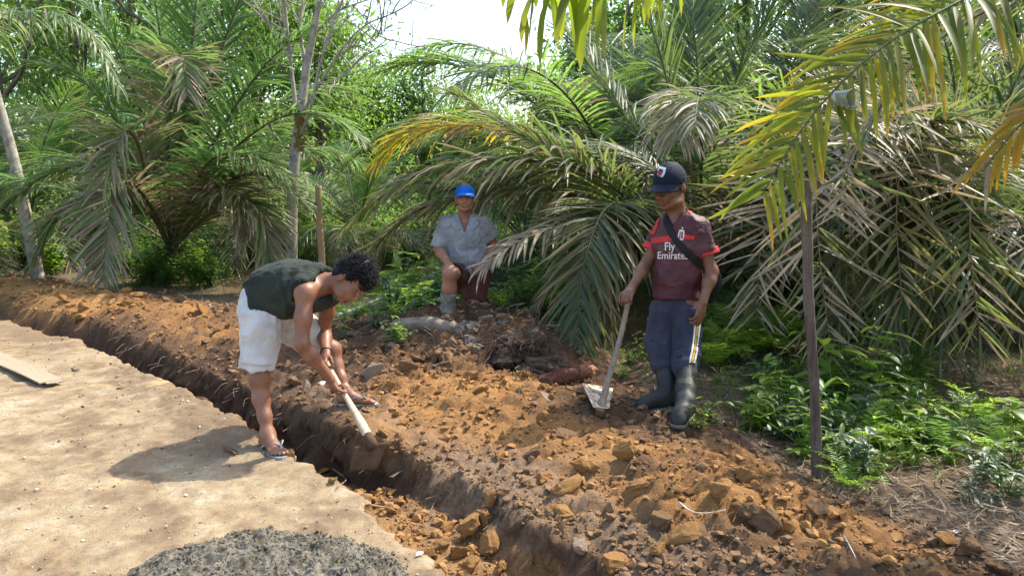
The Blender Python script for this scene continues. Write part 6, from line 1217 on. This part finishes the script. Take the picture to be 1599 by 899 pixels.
def pxs(seed, n, x0, x1, y0, y1, slope=0.0): r = np.random.default_rng(seed); x = r.uniform(x0, x1, n); y = r.uniform(y0, y1, n) + slope * (x - x0); return [on_ground(a, b, .06)[:2] for a, b in zip(x, y)]
place(WEED, 'weed', 'leafy green weed in the bright patch left of the dark post', 'weed', 'weeds left of the dark post', pxs(1, 26, 1165, 1262, 575, 680, .4), .6, 1.15, 1)
place(WEED, 'weed', 'leafy weed in the green strip right of the dark post', 'weed', 'weeds right of the dark post', pxs(2, 34, 1285, 1450, 590, 750), .45, .95, 2); place(WEED, 'weed', 'sparse leafy weed in the shaded litter at the right edge', 'weed', 'weeds at the right edge', pxs(3, 16, 1440, 1620, 600, 790), .4, .8, 3)
place(WEED, 'weed', 'small weed beside the boots of the standing man', 'weed', 'weeds by the boots', [on_ground(x, y, .06)[:2] for x, y in ((1090, 665), (1108, 662), (1120, 600), (985, 570), (975, 590), (1000, 560), (1140, 600), (1135, 575))], .3, .6, 4)
place(WEED, 'weed', 'low green weed on the ground between the bent man and the log', 'weed', 'weeds left of the log', pxs(5, 26, 530, 630, 485, 528), .45, .85, 5); place(WEED, 'weed', 'green weed behind the kneeling man under the fronds', 'weed', 'weeds behind the kneeling man', pxs(6, 46, 600, 900, 440, 510), 1.0, 2.2, 6)
place(BUSH, 'bush', 'leafy bush at the foot of the left palms beyond the dug soil', 'bush', 'bushes under the left palms', pxs(7, 26, -20, 370, 398, 432), .5, 1.0, 7); place(BUSH, 'bush', 'bright leafy bush hiding the foot of the bushy left palm', 'bush', 'bushes at the foot of the left palm', pxs(27, 12, 222, 335, 438, 449), .5, .8, 27); place(BUSH, 'bush', 'leafy bush behind the bent man beyond the thin post', 'bush', 'bushes behind the bent man', pxs(8, 16, 380, 640, 395, 425), .6, 1.15, 8)
place(BUSH, 'bush', 'leafy bush in the shade behind the standing man', 'bush', 'bushes behind the standing man', pxs(9, 20, 860, 1250, 395, 470), .6, 1.1, 9); place(BUSH, 'bush', 'leafy bush under the dry fronds right of the post', 'bush', 'bushes under the right palm', pxs(10, 18, 1280, 1620, 420, 540), .5, 1.0, 10)
place(FERN, 'fern', 'bright feathery fern right of the standing man', 'fern', 'ferns right of the standing man', pxs(11, 14, 1110, 1230, 505, 575), .7, 1.2, 11); place(FERN, 'fern', 'low pale fern among the weeds right of the post', 'fern', 'ferns right of the post', pxs(12, 10, 1290, 1560, 640, 770), .35, .6, 12); place(FERN, 'fern', 'dark fern in the grass behind the log', 'fern', 'ferns behind the log', pxs(13, 10, 620, 900, 455, 500), .7, 1.2, 13)
place(BUSH, 'bush', 'young bright bush standing among the weeds right of the dark post', 'bush', 'young bushes right of the dark post', pxs(28, 7, 1290, 1430, 570, 640), .35, .6, 28)
# broad-leaved saplings with leaves one can pick apart
def sapling(px, py, label, H, L, w, seed, stems=2, pairs=4, Yz=.05, spread=.25):
    mbs, lv = leafy(seed, stems=stems, H=H, L=L, w=w, pairs=pairs, spread=spread, n=6); t = link('sapling', None, None, label, 'sapling', 'broad-leaved saplings', loc=on_ground(px, py, Yz)); link('stem', mbs.mesh('stem', [M_RACHIS], True), t)
    for V, Fq, tt in lv: link('leaf', mesh_np('leaf', V, Fq, True, {'tint': np.full(len(V), tt)}, [M_LEAF3]), t)
sapling(1322, 650, 'bright broad-leaved sapling just right of the dark post', .66, .20, .075, 51, 3, 5); sapling(1368, 660, 'slender broad-leaved sapling behind the bright one by the post', .72, .15, .05, 52, 2, 5); sapling(1440, 690, 'low broad-leaved sapling in the litter right of the post', .32, .15, .06, 53, 3, 3); sapling(1575, 690, 'broad-leaved sapling at the right edge under the string', .30, .16, .06, 54, 3, 4); sapling(1195, 640, 'broad-leaved sapling left of the post in the bright weeds', .36, .13, .05, 55, 3, 4)
sapling(512, 528, 'broad-leaved sapling just behind the bent man hands', .28, .22, .09, 56, 2, 3)
# grass, litter, straw: nobody could count these
def floor_mask(x, y): m = terrain(x, y, False)[1]; return (m['e'] > -.05) & (m['d'] > .3)
def strips(name, mat, n, region, L, w, stand, mask, seed, bend=.5, near=1.5, dens=None, segs=3):
    r = np.random.default_rng(seed); x = r.uniform(region[0], region[1], n); y = region[2] + (region[3] - region[2]) * r.random(n) ** near; k = mask(x, y)
    if dens is not None: k &= r.random(n) < dens(x, y)
    x, y = x[k], y[k]; n = len(x); z = terrain(x, y)[0]; a = r.random(n) * 6.28; Ls = L * r.uniform(.4, 1.3, n); e = np.clip(r.normal(stand, .25, n), .02, 1.5); ws = w * r.uniform(.5, 1.3, n); V = []
    px_ = np.stack([x, y, z + .004], -1); c = np.stack([np.cos(a), np.sin(a), 0 * a], -1); s = np.stack([-np.sin(a), np.cos(a), 0 * a], -1); q = px_.copy(); el = e.copy()
    for i in range(segs + 1):
        ww = (ws * (1 - (i / segs) ** 1.6 * .95))[:, None]; V += [q - s * ww * .5, q + s * ww * .5]; st = Ls / segs; q = q + c * (np.cos(el) * st)[:, None]; q[:, 2] += np.sin(el) * st; el = el - bend * r.uniform(.3, 1.2, n); q[:, 2] = np.maximum(q[:, 2], z + .003)
    V = np.stack(V, 1).reshape(-1, 3); m = 2 * (segs + 1); i = np.arange(n)[:, None, None] * m + np.arange(segs)[None, :, None] * 2; F4 = (i + np.array([0, 1, 3, 2])).reshape(-1, 4)
    link(name, mesh_np(name, V, F4, True, {'tint': np.repeat(r.random(n), m)}, [mat]), kind='stuff')
M_GRASS = leaf_mat('grass_blade', [(.035, .085, .014), (.065, .13, .024), (.11, .18, .04)], (.3, .42, .05), .4, .45, .4); M_STRAW = leaf_mat('dry_straw', [(.09, .062, .040), (.17, .125, .080), (.26, .20, .135), (.37, .30, .215)], (.25, .17, .09), .12, .6, .3)
pg = lambda x, y: np.clip(.35 + .9 * vnoise(np.stack([x, y], -1) * .9, 91), .03, 1)
strips('grass', M_GRASS, 60000, (-9, 8, 3.2, 14), .20, .006, 1.0, lambda x, y: floor_mask(x, y) & (terrain(x, y, False)[1]['e'] > .15 + .25 * (x < -1.4)), 5, .45, 1.4, pg)
strips('leaf_litter', M_STRAW, 52000, (-9, 7, 2.7, 13), .11, .009, .06, floor_mask, 6, .12, 1.5); strips('dry_straw', M_STRAW, 9000, (-1.5, 3.2, 2.6, 7), .16, .0032, .12, floor_mask, 7, .15, 1.3); strips('straw_on_soil', M_STRAW, 1600, (-4, 2, 2.6, 8), .07, .003, .1, lambda x, y: in_bank(x, y), 8, .2, 1.3)
# the wood beyond, one mass of leaves
r = np.random.default_rng(77); tips = []
for _ in range(3600):
    x = r.uniform(-48, 48); y = r.uniform(27, 46); gap = math.exp(-(((x / y + .06) / .15) ** 2) ** 2); Ht = (12.5 + 2.0 * math.sin(x * .35)) * (1 - .78 * gap) * (1 - .38 * sstep(.06, .2, x / y)); tips.append((V3(x, y, Ht * r.random() ** .8), V3(0, 0, 1)))
V, Fc, tn = leaves(tips, r, 26, .95, .46); link('far_woodland', mesh_np('far_woodland', V, Fc, False, {'tint': tn}, [M_LEAF2]), kind='stuff')
r = np.random.default_rng(78); tips = []
for _ in range(1500):
    x = r.uniform(-20, 20); y = r.uniform(13.5, 22) if x < 3 else r.uniform(10.5, 18); tips.append((V3(x, y, 1.7 * r.random() ** 1.2 * (.6 if -5 < x < .5 else 1)), V3(0, 0, 1)))
V, Fc, tn = leaves(tips, r, 26, .42, .16); link('undergrowth', mesh_np('undergrowth', V, Fc, False, {'tint': tn}, [M_LEAF1]), kind='stuff')
